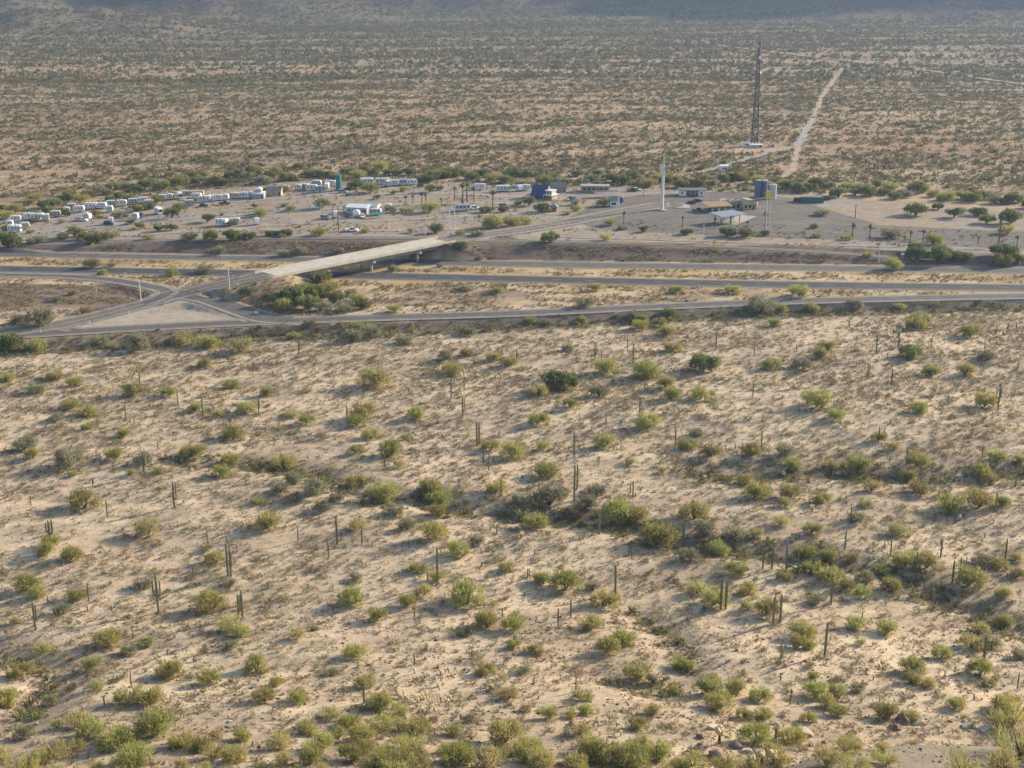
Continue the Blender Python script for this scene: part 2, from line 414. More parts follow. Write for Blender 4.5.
# ------------------------------------------------------------------ ground sheet
t1 = np.linspace(-.47, .47, 520); out = np.geomspace(.5, 2.6, 26)
tcol = np.concatenate([-out[::-1], t1, out])
rows = np.concatenate([np.arange(-40, 100, 8), np.arange(100, 350, 1.05), np.arange(350, 960, 1.7), 960*1.011**np.arange(0, 212)])
TT, RR = np.meshgrid(tcol, rows); GX = (RR+60)*TT; GY = RR
GZ = zfun(GX.ravel(), GY.ravel()).reshape(GX.shape)
def soil_colour(X, Y, Z):
    sand = np.array([.59,.462,.322]); pink = np.array([.50,.385,.265]); dark = np.array([.24,.19,.14]); brown = np.array([.20,.15,.125])
    grass = np.array([.47,.345,.17]); tan = np.array([.36,.28,.195]); grey = np.array([.29,.265,.24]); far = np.array([.37,.26,.16])
    n = X.shape
    mixc = lambda a, b, k: a*(1-k[..., None])+b*k[..., None]
    col = np.broadcast_to(sand, n+(3,)).copy()
    f = fbm((X+.4*Y)/26., (Y-.3*X)/15., 71); col = mixc(col, pink, ss(.45, .65, f))
    f = fbm((X+.6*Y)/12., (Y-.5*X)/5., 73); col = mixc(col, dark*1.15, .42*ss(.55, .72, f))
    f = fbm(X/40.+9, Y/22., 75); col = mixc(col, dark*1.2, .3*ss(.5, .68, f))
    nearw = np.zeros(n)
    m = (Y < 480) & (Y > 90)
    for j_, w in enumerate(WASH):
        d, _ = pdist(X[m], Y[m], w); nearw[m] = np.maximum(nearw[m], (1 if j_ < 3 else .5)*np.exp(-(d/(8.5 if j_ < 3 else 4))**2))
    col = mixc(col, dark*.95, .85*nearw*ss(.25, .5, fbm(X/7., Y/4., 171)))
    rg = 1-np.abs(2*fbm((X+.7*Y)/44., (Y-.45*X)/15., 161, 3)-1); col = mixc(col, dark, .4*ss(.92, .985, rg))
    rg = 1-np.abs(2*fbm((X+.4*Y)/60., (Y-.3*X)/13., 163, 3)-1); col = mixc(col, np.array([.62,.50,.345]), .7*ss(.9, .98, rg))
    # stony foot of the hill, gravel shelf
    col = mixc(col, dark*1.35, .55*ss(215, 165, np.hypot(X*.8, Y))*ss(.38, .6, fbm(X/9., Y/6., 77)))
    dl = np.hypot((X-LEDGE[0]-6)/34., (Y-LEDGE[1]+9)/17.)
    col = mixc(col, np.array([.27,.225,.175]), 1-ss(.85, 1.05, dl))
    # road corridor
    tS = ry(TOPS, X); fS = ry(FOOTS, X); eb = ry(wEB, X); wb = ry(wWB, X); fN = ry(FOOTN, X); tN = ry(TOPN, X)
    rag = (fbm(X/14., Y/7., 81)-.5)*16
    band = ss(-2, 4, Y+rag*.3-(fS-7))*ss(3, -1, Y-tS-1)
    col = mixc(col, brown, .82*band*ss(260, 60, X)+.4*band*ss(60, 260, X))
    inner = (Y > tS) & (Y < fN)
    g = ss(.40, .6, fbm(X/22., Y/8., 83))
    verge = np.exp(-(np.abs(Y-eb)/16.)**2)+np.exp(-(np.abs(Y-wb)/14.)**2)
    c2 = mixc(np.broadcast_to(sand*.98, n+(3,)), brown*1.3, .85*ss(.44, .64, fbm(X/30., Y/12., 85)))
    c2 = mixc(c2, grass, np.clip(g*.35+.75*verge, 0, .9)*ss(.28, .5, fbm(X/9., Y/4., 87)))
    col[inner] = c2[inner]
    dxs = pdist(X[inner], Y[inner], wXS)[0]; kk_ = c2[inner]; kk_ = mixc(kk_, np.array([.30,.22,.13]), .75*ss(30, 14, dxs)*ss(-175, -150, X[inner])); c2[inner] = kk_; col[inner] = kk_
    lf = inner & (X < -150) & (Y < eb-25)
    c3 = mixc(c2, brown*.95, ss(0, 14, Y-(eb-75)+rag)*.85); col[lf] = c3[lf]
    slope = (Y >= fN) & (Y < tN+9+rag*.5)
    c4 = mixc(np.broadcast_to(brown*.82, n+(3,)), dark*.95, ss(.4, .65, fbm(X/18., Y/6., 89))); col[slope] = c4[slope]
    # island of pale gravel between the roads
    isl = np.array([P(a, b, 0)[:2] for a, b in ((62,331),(135,310),(172,303),(200,302),(236,312),(262,319),(230,321),(128,327))])
    ins = np.zeros(n, bool); j = len(isl)-1
    for i in range(len(isl)):
        xi, yi = isl[i]; xj, yj = isl[j]
        ins ^= ((yi > Y) != (yj > Y)) & (X < (xj-xi)*(Y-yi)/(yj-yi+1e-9)+xi); j = i
    col[ins] = np.array([.40,.345,.28])*(.9+.2*fbm(X/6., Y/3., 91)[ins])[:, None]
    # dry grass on the tip of the gravel island
    ca = np.array(P(36, 328.5, 0)); qe = np.hypot((X-ca[0]-(Y-ca[1])*.2)/15, (Y-ca[1])/6.5); col = mixc(col, np.array([.62,.47,.16]), ss(1.25, .9, qe)*ss(.35, .6, qe)*.85)
    # town bench
    town = (Y >= tN+9+rag*.5) & (Y < 1000)
    c5 = mixc(np.broadcast_to(tan, n+(3,)), grey*1.08, ss(.42, .58, fbm(X/34., Y/9., 93))*.75)
    c5 = mixc(c5, brown*1.5, .55*ss(.6, .74, fbm(X/20., Y/7., 95)))
    lineT = np.interp(X, *np.array([P(a, b, NZ)[:2] for a, b in ((-300,230),(0,212),(60,208),(150,192),(300,180),(450,183),(600,186),(800,193),(950,205),(1100,212))]).T)
    edge = ss(-6, 10, Y-lineT+rag*.5)
    fcol = mixc(np.broadcast_to(far, n+(3,)), sand*.86, ss(.42, .66, fbm((X+.2*Y)/110., (Y-.05*X)/13., 97))*.62)
    fcol = mixc(fcol, dark*.85, .55*ss(.53, .68, fbm((X+.2*Y)/150., (Y-.1*X)/26., 99)))
    cc = np.array(P(905, 140, NZ)); red = np.exp(-(((X-cc[0])/75)**2+((Y-cc[1])/55)**2))
    fcol = mixc(fcol, np.array([.36,.215,.12]), .8*red)
    dp = ss(1350, 2700, Y); fcol = mixc(fcol, np.array([.15,.125,.075]), .85*dp)
    c5 = mixc(c5, fcol, edge)
    lot = np.array([P(a, b, NZ)[:2] for a, b in ((560,222),(600,200),(640,194),(730,190),(790,196),(880,222),(960,225),(1040,228),(1040,246),(960,243),(860,238),(760,236),(640,231),(600,228))])
    ins = np.zeros(n, bool); j = len(lot)-1
    for i in range(len(lot)):
        xi, yi = lot[i]; xj, yj = lot[j]
        ins ^= ((yi > Y) != (yj > Y)) & (X < (xj-xi)*(Y-yi)/(yj-yi+1e-9)+xi); j = i
    ins &= town
    c6 = np.array([.19,.17,.15])*(.82+.36*fbm(X/16., Y/6., 101))[..., None]
    c5[ins] = c6[ins]
    col[town] = c5[town]; fr = Y >= 1000; col[fr] = fcol[fr]
    up = ss(14, 60, Z-.012*np.clip(np.hypot(X, Y)-1900, 0, None)); col = mixc(col, np.array([.085,.08,.065]), .92*up*(Y > 2000))
    return col*(0.94+.12*vnoise(X/3., Y/3., 5))[..., None]
gcol = soil_colour(GX.ravel(), GY.ravel(), GZ.ravel())
nr, nc = GX.shape; idx = np.arange(nr*nc).reshape(nr, nc)
quads = np.stack([idx[:-1,:-1], idx[:-1,1:], idx[1:,1:], idx[1:,:-1]], -1).reshape(-1, 4)
struct(np_obj('ground', np.stack([GX, GY, GZ], -1).reshape(-1, 3), quads, M['soil'], gcol, True))

# ------------------------------------------------------------------ roads
def ribbon(mb, line, width, off=0.0, zo=0.06, shift=0.0, drape=True):
    L = np.array(line); d = np.gradient(L[:, :2], axis=0); d /= np.linalg.norm(d, axis=1)[:, None]+1e-9
    nrm = np.stack([-d[:, 1], d[:, 0]], -1); c = L[:, :2]+nrm*shift
    K = 5 if width > 2 else 2
    cols = [c+nrm*width*(.5-k/(K-1)) for k in range(K)]
    if drape: zs = [np.maximum(zfun(q[:, 0], q[:, 1]), 0 if L[:, 2].max() < .01 else -9)+zo for q in cols]
    else: zs = [L[:, 2]+zo]*K
    vs = [(cols[k][i, 0], cols[k][i, 1], zs[k][i]) for i in range(len(L)) for k in range(K)]
    mb.add(vs, [(i*K+k, i*K+k+1, (i+1)*K+k+1, (i+1)*K+k) for i in range(len(L)-1) for k in range(K-1)])
def resample(line, step):
    L = np.array(line); s = np.concatenate([[0], np.cumsum(np.linalg.norm(np.diff(L, axis=0), axis=1))])
    q = np.arange(0, s[-1], step); return np.stack([np.interp(q, s, L[:, k]) for k in range(3)], -1)
def dashes(mb, line, shift, zo, on=4.0, off=10.0, w=.22):
    R = resample(line, 1.0); i = 0; st = int(on+off)
    while i+int(on)+1 < len(R):
        ribbon(mb, R[i:i+int(on)+1], w, zo=zo, shift=shift); i += st
def road(name, line, width, mat, sh=None, z=0.05, edges=None, dash=None, yellow=None, ew=.3):
    L = resample(line, 2.0); z += .06
    if sh: m = MB(); ribbon(m, L, width+sh, zo=z-.02); struct(m.build('road_shoulder', M['shoulder']))
    m = MB(); ribbon(m, L, width, zo=z); struct(m.build(name, mat))
    m = MB(); k = False
    if edges:
        for e in edges: ribbon(m, L, ew, zo=z+.012, shift=e); k = True
    if dash is not None: dashes(m, line, dash, z+.012, w=.25); k = True
    if k: struct(m.build('road_marking', M['paint']))
    if yellow:
        m = MB()
        for e in yellow: ribbon(m, L, .2, zo=z+.012, shift=e)
        struct(m.build('road_marking', M['paint_y']))
road('interstate_road', wEB, 11.4, M['asphalt_dark'], 2.5, .05, (-4.2, 4.9), .3)
road('interstate_road', wWB, 10.4, M['asphalt_grey'], 2.0, .05, (-4.4, 3.9), -.3)
road('ramp_road', wRD, 7.4, M['asphalt_grey'], 3.0, .06, (-3.1, 3.1))
road('frontage_road', wFR, 6.0, M['asphalt_old'], None, .07, None, None, (-.2,))
road('ramp_road', wOR, 4.8, M['asphalt_old'], None, .08)
road('crossroad', wXS, 10.5, M['asphalt_old'], 2.0, .10, (-4.6, 4.6), None, (-.22, .22), .35)
road('crossroad', wXN, 12.0, M['asphalt_old'], 3.0, .10, (-5.3, 5.3), None, (-.22, .22), .4)
road('ramp_road', wLP, 7.0, M['asphalt_grey'], 2.5, .12, (-2.9, 2.9), None, None, .5)
road('ramp_road', wJN, 10.5, M['asphalt_grey'], 1.5, .13, (-4.6,), None, None, .5)
def terr_line(px, n=10):
    w = smooth_line([G(a, b) for a, b in px], n); w = resample(w, 6.0)
    w[:, 2] = zfun(w[:, 0], w[:, 1]); return w
def track(name, px, width, mat, zo=.25):
    m = MB(); L = terr_line(px); 
    d = np.gradient(L[:, :2], axis=0); d /= np.linalg.norm(d, axis=1)[:, None]
    n_ = np.stack([-d[:, 1], d[:, 0]], -1); wj = [width*(.5+.32*(vnoise(L[:, 0]/11.+q*50, L[:, 1]/11., 7+q)-.5)*2) for q in (0, 1)]
    e0 = L[:, :2]+n_*wj[0][:, None]; e1 = L[:, :2]-n_*wj[1][:, None]; vs = []
    for i in range(len(L)):
        for t in (0, .33, .67, 1):
            q = e0[i]*(1-t)+e1[i]*t; vs.append((q[0], q[1], z1(q[0], q[1])+zo))
    m.add(vs, [(i*4+k, i*4+k+1, i*4+k+5, i*4+k+4) for i in range(len(L)-1) for k in range(3)]); struct(m.build(name, mat))
track('dirt_road', [(842,69),(825,92),(813,118)], 3.8, M['dirt'], .5)
track('access_road', [(813,118),(804,134),(797,147)], 5.5, M['track_grey'], .4)
track('dirt_road', [(797,147),(794,165),(783,178),(770,184)], 4.5, M['dirt'], .3)
track('access_road', [(690,174),(716,169),(744,160),(770,153),(797,146)], 4.5, M['track_grey'], .3)
track('dirt_road', [(700,42),(737,48),(769,52),(794,55),(825,59),(860,63),(940,73),(1017,84),(1080,94)], 8, M['dirt'], .9)
track('dirt_track', [(560,237),(700,241.5),(850,246),(1024,250.5),(1100,253)], 2.4, M['track_grey'], .15)
track('dirt_track', [(20,240),(120,234),(250,230),(340,231),(450,229),(520,226)], 4.5, M['dirt'], .12)
track('gravel_lane', [(40,222),(100,212),(180,206),(300,197),(420,193),(540,198)], 6, M['track_grey'], .12)
track('gravel_lane', [(60,232),(140,222),(250,214),(380,206),(480,203),(560,205)], 5, M['track_grey'], .14)
track('gravel_lane', [(120,236),(230,229),(330,222),(420,219),(500,214),(570,214)], 5, M['track_grey'], .13)

# ------------------------------------------------------------------ overpass
BA = np.array(P(270, 274.3, 6.3)); BB = np.array(P(442, 240.7, 6.3)); bd = BB-BA; BL = float(np.linalg.norm(bd)); BANG = math.atan2(bd[1], bd[0])
br = empty('overpass_bridge', 'pale concrete overpass carrying the crossroad over the interstate', 'bridge')
br.location = BA; br.rotation_euler = (0, 0, BANG)
w = 5.9
MB().box((BL/2, 0, -.05), (BL, 2*w, .32)).build('deck', M['concrete'], br)
for s in (-1, 1):
    m = MB(); m.xt([(s*w, -.25), (s*(w+.32), -.25), (s*(w+.26), .85), (s*(w+.06), .85)], -3, BL+3); m.build('parapet', M['concrete'], br)
for k in range(5):
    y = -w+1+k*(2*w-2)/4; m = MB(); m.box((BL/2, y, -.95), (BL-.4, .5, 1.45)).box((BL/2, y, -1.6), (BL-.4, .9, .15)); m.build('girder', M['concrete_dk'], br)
for q in (.27, .53, .81):
    p = empty('pier', None, None); p.parent = br; p.location = (BL*q, 0, 0)
    MB().box((0, 0, -2.05), (1.3, 2*w-.4, .75)).build('pier_cap', M['concrete'], p)
    for y in (-3.3, 3.3): MB().tube([(0, y, -6.4), (0, y, -2.4)], .62, 14).build('column', M['concrete'], p, True)
for x0, sgn in ((0, -1), (BL, 1)):
    m = MB(); m.xt([(-w-.3, -6.4), (w+.3, -6.4), (w+.3, -.3), (-w-.3, -.3)], x0+sgn*.2, x0+sgn*1.6)
    for s in (-1, 1):
        y = s*(w+.45); m.ext([(x0+sgn*.2, -6.4), (x0+sgn*.2, -.2), (x0+sgn*11, -.2), (x0+sgn*11, -1.5)], y-.2, y+.2)
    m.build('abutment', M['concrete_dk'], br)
    m = MB()
    m.add([(x0+sgn*.1, -w-1, -1.9), (x0+sgn*.1, w+1, -1.9), (x0-sgn*8.0, w+1.5, -6.28), (x0-sgn*8.0, -w-1.5, -6.28)], [(0,1,2,3)])
    m.build('slope_paving', M['concrete'], br)

def guardrail(line, side, label, px0):
    R = resample(line, 2.0); d = np.gradient(R[:, :2], axis=0); d /= np.linalg.norm(d, axis=1)[:, None]
    nrm = np.stack([-d[:, 1], d[:, 0]], -1); c = R.copy(); c[:, :2] += nrm*side; o = c[0].copy(); c -= o
    g = empty('guardrail', label, 'guardrail'); g.location = o
    m = MB(); m.tube([tuple(p+np.array((0,0,.72))) for p in c], .14, 4); m.build('rail', M['galv'], g)
    for i in range(0, len(c), 2): MB().box((c[i][0], c[i][1], .35), (.2, .2, .9)).build('post', M['wood'], g)
guardrail(wXS[-26:], -6.3, 'grey guardrail on near side of the crossroad climbing to the overpass', 0)
guardrail(wXS[-26:], 6.3, 'grey guardrail on far side of the crossroad climbing to the overpass', 0)
guardrail(wXN[2:22], -7.2, 'grey guardrail on near side of the crossroad beyond the overpass', 0)

# ------------------------------------------------------------------ vegetation meshes
def leaf_cloud(n, R, Hh, seed, clusters=12, ll=.42, lw=.07, up=.6, base=0.0, spread=.34, flat=False):
    g = np.random.default_rng(seed)
    a = g.uniform(0, 2*np.pi, clusters); rr = np.sqrt(g.uniform(.02, 1, clusters))*R*.72
    cz = base+(Hh-base)*g.uniform(.28, .78, clusters)*(1-(rr/R)**2*.45)
    if flat: cz = base+(Hh-base)*g.uniform(.45, .8, clusters)
    cen = np.stack([rr*np.cos(a), rr*np.sin(a), cz], -1)
    which = g.integers(0, clusters, n)
    rad = np.array([R*spread, R*spread, (Hh-base)*spread*.8])*g.uniform(.65, 1.25, clusters)[which][:, None]
    dv = g.normal(0, 1, (n, 3)); dv /= np.linalg.norm(dv, axis=1)[:, None]
    p = cen[which]+dv*rad*g.uniform(.25, 1, n)[:, None]**.6
    p[:, 2] = np.clip(p[:, 2], base+.03, None)
    q = p-np.array([0, 0, base]); q /= np.linalg.norm(q, axis=1)[:, None]+1e-6
    d = q*.8+g.normal(0, .55, (n, 3)); d[:, 2] += up; d /= np.linalg.norm(d, axis=1)[:, None]
    sd_ = np.cross(d, g.normal(0, 1, (n, 3))); sd_ /= np.linalg.norm(sd_, axis=1)[:, None]+1e-6
    L = ll*g.uniform(.6, 1.4, n)[:, None]; Wd = lw*g.uniform(.6, 1.4, n)[:, None]
    v = np.stack([p-sd_*Wd-d*L*.2, p+sd_*Wd-d*L*.2, p+d*L], 1).reshape(-1, 3)
    v[:, 2] = np.clip(v[:, 2], .01, None)
    return v, np.arange(3*n).reshape(n, 3)
def mesh_np(name, v, f, mat):
    o = np_obj(name, v, f, mat); return o
def shrub_proto(kind, cat, mat, bmat, seed, n, R, Hh, base=0., trunk=False, **kw):
    root = empty(kind, '', cat)
    v, f = leaf_cloud(n, R, Hh, seed, base=base, **kw)
    o = mesh_np('foliage', v, f, mat); o.parent = root
    m = MB(); g = random.Random(seed)
    if trunk:
        m.tube([(0,0,-.3), (.1,.05,base*.6), (.05,.1,base+.5)], [.22,.17,.12], 7)
        for k in range(6):
            a = g.uniform(0, 6.28); m.tube([(0,0,base*.7), (R*.3*math.cos(a), R*.3*math.sin(a), base+.5), (R*.65*math.cos(a), R*.65*math.sin(a), Hh*.75)], [.12,.08,.03], 5)
        m.build('trunk', bmat, root)
    else:
        for k in range(11):
            a = g.uniform(0, 6.28); r = g.uniform(.3, .8)*R; h = Hh*g.uniform(.55, .95)
            m.tube([(0,0,-.15), (r*.4*math.cos(a), r*.4*math.sin(a), h*.5), (r*math.cos(a), r*math.sin(a), h)], [.06,.045,.018], 4)
        m.build('branches', bmat, root)
    return root
PROTO = {'g': [], 'y': [], 'd': [], 'm': [], 'c': [], 'x': [], 't': []}
for k in range(5): PROTO['g'].append(shrub_proto('palo_verde_bush', 'bush', M['fol_green'], M['greenbark'], 100+k, 1350, 2.0, 2.4, clusters=16+k*3, spread=.36, ll=.46, lw=.045))
for k in range(3): PROTO['y'].append(shrub_proto('palo_verde_bush', 'bush', M['fol_yel'], M['greenbark'], 120+k, 1050, 2.0, 2.4, clusters=16+k*2, spread=.38, ll=.5, lw=.04))
for k in range(4): PROTO['d'].append(shrub_proto('ironwood_bush', 'bush', M['fol_grey'], M['bark'], 140+k, 1250, 2.0, 2.2, clusters=16+k*3, spread=.36, ll=.36, lw=.055))
for k in range(5): PROTO['m'].append(shrub_proto('mesquite_tree', 'tree', M['fol_dark'], M['bark'], 160+k, 1500, 2.0, 2.6, clusters=12+k*2, spread=.34, ll=.34, lw=.10))
for k in range(4): PROTO['t'].append(shrub_proto('mesquite_tree', 'tree', M['fol_dark'], M['bark'], 180+k, 1300, 2.0, 2.7, base=.55, trunk=True, clusters=16, spread=.36, ll=.34, lw=.08))
for k in range(3): PROTO['c'].append(shrub_proto('creosote_bush', 'bush', M['creosote'], M['bark'], 220+k, 950, 2.0, 2.2, clusters=20, spread=.42, ll=.5, lw=.036))
for k in range(1): PROTO['x'].append(shrub_proto('dry_bush', 'bush', M['fol_dead'], M['bark'], 200+k, 900, 2.0, 1.8, clusters=9, spread=.34, lw=.04))

# saguaros
def saguaro_proto(seed, arms, hh=5.0):
    g = random.Random(seed)
    def col(pts, rs, ribs=14):
        vs = []; fs = []; n = ribs*2
        for i, (p, r) in enumerate(zip(pts, rs)):
            p = Vector(p); d = (Vector(pts[min(i+1, len(pts)-1)])-Vector(pts[max(0, i-1)])).normalized()
            a = Vector((0,1,0)) if abs(d.y) < .9 else Vector((1,0,0)); a = (a-d*a.dot(d)).normalized(); b = d.cross(a)
            for k in range(n):
                q = r*(1 if k % 2 else .84); t = 2*math.pi*k/n; vs.append(p+(a*math.cos(t)+b*math.sin(t))*q)
        for i in range(len(pts)-1):
            for k in range(n): fs.append((i*n+k, i*n+(k+1) % n, (i+1)*n+(k+1) % n, (i+1)*n+k))
        fs.append(tuple((len(pts)-1)*n+k for k in range(n))); return vs, fs
    lean = g.uniform(-.12, .12)
    pts = [(lean*t*t, 0, -.2+(hh+.2)*t) for t in (0, .15, .4, .7, .9, .965, .99, 1)]
    v, f = col(pts, [.20, .235, .27, .26, .22, .18, .11, .04])
    tm = MB(); tm.add(v, f)
    if not arms: return tag(tm.build('saguaro', M['saguaro'], None), '', 'cactus')
    root = empty('saguaro', '', 'cactus'); tm.build('stem', M['saguaro'], root)
    for k in range(arms):
        a = g.uniform(-.5, .5)+(k % 2)*math.pi; h0 = hh*g.uniform(.3, .55); out_ = g.uniform(.6, .95); top = hh*g.uniform(.68, 1.02)
        P_ = [(.15, h0), (out_*.7, h0+.02), (out_, h0+.35), (out_, (h0+top)/2), (out_, top-.25), (out_, top-.05), (out_, top)]
        v, f = col([(x*math.cos(a), x*math.sin(a), z) for x, z in P_], [.13, .17, .19, .2, .17, .1, .03], 10)
        m = MB(); m.add(v, f); m.build('arm', M['saguaro'], root)
    return root
SAG = {0: [saguaro_proto(300+k, 0) for k in range(4)], 1: [saguaro_proto(310+k, 1) for k in range(2)], 2: [saguaro_proto(320+k, 2+k) for k in range(3)]}
def cholla_proto(seed, hh=1.3):
    g = random.Random(seed); root = empty('cholla_cactus', '', 'cactus')
    MB().tube([(0,0,-.1), (.03,0,hh*.45), (0,.04,hh*.75)], [.11,.10,.08], 6).build('stem', M['chollastem'], root)
    m = MB()
    for k in range(16):
        a = g.uniform(0, 6.28); r = g.uniform(.05, .42); z = hh*g.uniform(.6, .95)
        p0 = (r*.3*math.cos(a), r*.3*math.sin(a), z-.12); p1 = (r*math.cos(a), r*math.sin(a), z+g.uniform(0, .12))
        p1b = tuple(p0[i]*.4+p1[i]*.6 for i in range(3))
        m.tube([p0, p1b, p1], [.10, .17, .07], 6)
    m.build('joints', M['cholla'], root); return root
CHO = [cholla_proto(400+k) for k in range(3)]
def palm_proto(seed, skirt):
    g = random.Random(seed); root = empty('fan_palm', '', 'tree')
    MB().tube([(0,0,-.2), (.05,0,3.5), (0,.05,7.2)], [.34,.26,.24], 9).build('trunk', M['wood'], root)
    m = MB()
    for k in range(34):
        a = g.uniform(0, 6.28); e = g.uniform(-.5, 1.3); L = g.uniform(1.1, 1.7)
        d = Vector((math.cos(a)*math.cos(e), math.sin(a)*math.cos(e), math.sin(e))); s = Vector((-math.sin(a), math.cos(a), 0))
        c = Vector((0,0,7.3)); p1 = c+d*L*.45; p2 = c+d*L*.8-Vector((0,0,.1)); p3 = c+d*L-Vector((0,0,.35))
        m.add([c, p1-s*.12, p1+s*.12, p2-s*.42, p2+s*.42, p3-s*.2, p3+s*.2], [(0,1,2), (1,3,4,2), (3,5,6,4)])
    m.build('fronds', M['palmleaf'], root)
    m = MB(); m.tube([(0,0,7.2), (0,0,6.6), (0,0,5.6 if skirt else 6.2)], [.35,.62,.45], 9); m.build('skirt', M['palmskirt'], root)
    return root
PALM = [palm_proto(500, 0), palm_proto(501, 1)]

# ------------------------------------------------------------------ saguaro positions (x of base, y of base, height in px, arms)
A_ = lambda l: [(x/2.994, 320+y/2.994, h/2.994, a) for x, y, h, a in l]
B_ = lambda l: [(342+x/2.994, 320+y/2.994, h/2.994, a) for x, y, h, a in l]
C_ = lambda l: [(684+x/3.01, 320+y/3.01, h/3.01, a) for x, y, h, a in l]
D_ = lambda l: [(x/2.994, 544+y/2.994, h/2.994, a) for x, y, h, a in l]
E_ = lambda l: [(342+x/2.994, 544+y/2.994, h/2.994, a) for x, y, h, a in l]
F_ = lambda l: [(684+x/3.01, 544+y/3.01, h/3.01, a) for x, y, h, a in l]
sag = A_([(895,102,42,1),(420,205,52,0),(533,255,45,0),(608,290,62,0),(377,297,44,0),(402,310,20,0),(775,282,52,1),(690,320,32,2),(473,387,24,0),(340,460,32,0),(432,462,68,2),(278,497,26,1),(93,557,30,0),(322,590,56,0),(385,532,11,0),(522,560,80,1),(152,672,78,2),(622,667,47,0),(680,668,27,0),(822,572,30,0),(812,620,46,0),(893,662,48,0),(1010,672,92,0),(980,672,24,0),(108,225,22,1),(230,167,14,0),(818,172,22,0)])
sag += B_([(523,127,42,0),(757,117,50,1),(777,120,32,0),(855,90,34,0),(871,132,62,0),(327,234,64,0),(366,210,42,0),(353,217,27,0),(361,292,62,1),(519,250,13,0),(790,317,42,0),(891,282,48,1),(905,217,30,0),(17,327,72,0),(234,320,32,0),(75,374,32,0),(404,377,76,0),(411,372,70,0),(128,439,52,0),(424,427,46,0),(439,452,47,0),(695,410,80,0),(695,542,112,1),(998,372,52,0),(835,387,22,0),(813,390,17,0),(766,437,30,1),(871,527,48,0),(863,520,32,0),(352,492,20,0),(476,527,52,0),(624,497,14,0),(463,642,32,0),(770,642,82,0),(60,672,57,0),(1022,672,100,0)])
sag += C_([(96,88,60,0),(211,107,38,0),(578,102,52,0),(645,82,52,0),(745,77,22,0),(612,117,22,0),(551,180,48,1),(624,197,52,0),(207,232,48,0),(945,267,78,2),(883,237,32,0),(1003,150,28,0),(233,380,48,0),(585,367,48,0),(603,350,30,0),(669,437,58,0),(897,414,28,0),(997,502,68,0),(228,517,52,1),(155,387,17,0),(936,577,62,0),(766,527,20,0),(501,607,48,0),(486,677,48,0),(772,677,17,0),(369,622,17,0),(845,442,17,0),(338,92,20,0),(940,40,30,0),(120,30,18,0)])
sag += D_([(475,207,132,2),(107,257,92,1),(266,172,60,0),(262,202,22,0),(683,95,102,0),(692,98,96,1),(715,222,78,1),(727,222,92,0),(578,92,34,0),(984,40,46,0),(393,427,52,0),(250,522,44,0),(97,532,47,0),(313,482,32,0),(502,332,20,0),(616,327,32,1),(143,177,24,0),(335,202,22,0),(398,277,30,0),(757,607,20,0),(707,442,14,0),(570,38,12,0)])
sag += E_([(286,122,118,0),(257,140,62,0),(867,42,50,0),(818,152,95,0),(685,222,62,0),(647,247,60,0),(217,220,20,0),(217,362,38,0),(389,340,24,0),(66,477,70,0),(480,222,34,0),(700,444,52,0),(568,612,27,0),(575,420,22,0),(556,102,32,1),(418,67,17,0),(577,32,17,0),(355,527,20,0),(473,494,14,0),(588,465,14,0)])
sag += F_([(62,42,42,0),(237,77,68,0),(264,77,72,0),(307,82,82,0),(342,87,72,0),(110,197,100,0),(125,197,92,0),(442,182,82,0),(268,242,88,0),(289,237,92,0),(275,180,40,0),(423,340,113,0),(319,484,54,0),(697,87,67,0),(807,117,72,0),(831,84,47,0),(848,77,40,0),(687,122,32,0),(722,137,42,0),(824,187,73,0),(747,182,47,1),(900,367,98,0),(1003,437,54,0),(935,502,52,0),(872,470,22,0),(603,12,22,0),(621,37,52,0),(772,42,62,0),(967,42,62,0),(484,17,32,0),(290,410,17,0),(972,102,17,0),(850,207,20,0),(290,352,40,1),(536,227,26,0)])
SAGPX = []
for i, (px, py, h, a) in enumerate(sag):
    x, y, z = G(px, py); s = px_per_m(x, y, z); hh = h/s/cP*.98
    pr = SAG[a][i % len(SAG[a])]; SAGPX.append((px, py, h))
    size = 'tall' if hh > 7 else ('medium height' if hh > 3.6 else 'short')
    lab = uniq('%s %s saguaro' % (size, 'armless column' if a == 0 else ('one-armed' if a == 1 else 'many-armed')), px, py-h/2)
    wd = min(.95, max(.5, hh/6.5))
    proto_or_copy(pr, lab, (x, y, z), rng.uniform(-.5, .5) if a else rng.uniform(0, 6), (wd, wd, hh/5.0), 'saguaros standing in the desert below the hill')

# ------------------------------------------------------------------ bushes (centre x, y, width px, kind)
def BU(l, ox, oy, k): return [(ox+t[0]/k, oy+t[1]/k, t[2]/k, t[3] if len(t) > 3 else 'g') for t in l]
bush = BU([(615,128,50),(165,165,50),(695,190,55),(795,215,45),(505,215,45),(400,208,60),(225,185,50),(585,262,40),(655,275,45,'y'),(735,262,60),(172,288,50,'d'),(265,270,65),(215,250,60),(873,280,45,'y'),(917,298,50),(700,340,70),(260,318,35),(370,338,45),(75,370,70,'d'),(210,412,100,'d'),(575,390,75),(540,415,40,'d'),(345,402,60),(432,415,60,'d'),(692,415,65),(665,452,60),(850,425,80),(880,470,60,'d'),(945,500,90,'d'),(840,500,60,'d'),(255,535,100),(445,620,80,'y'),(800,600,90),(965,555,60,'d'),(880,530,50,'d'),(1005,530,50,'d'),(20,170,50),(110,200,60,'d'),(545,60,60,'y'),(610,65,60,'y'),(720,75,80,'y'),(880,45,40),(120,75,50,'m'),(20,75,60,'g'),(395,455,30),(482,448,35),(770,540,40),(150,660,70),(100,400,50),(220,460,30)], 0, 320, 2.994)
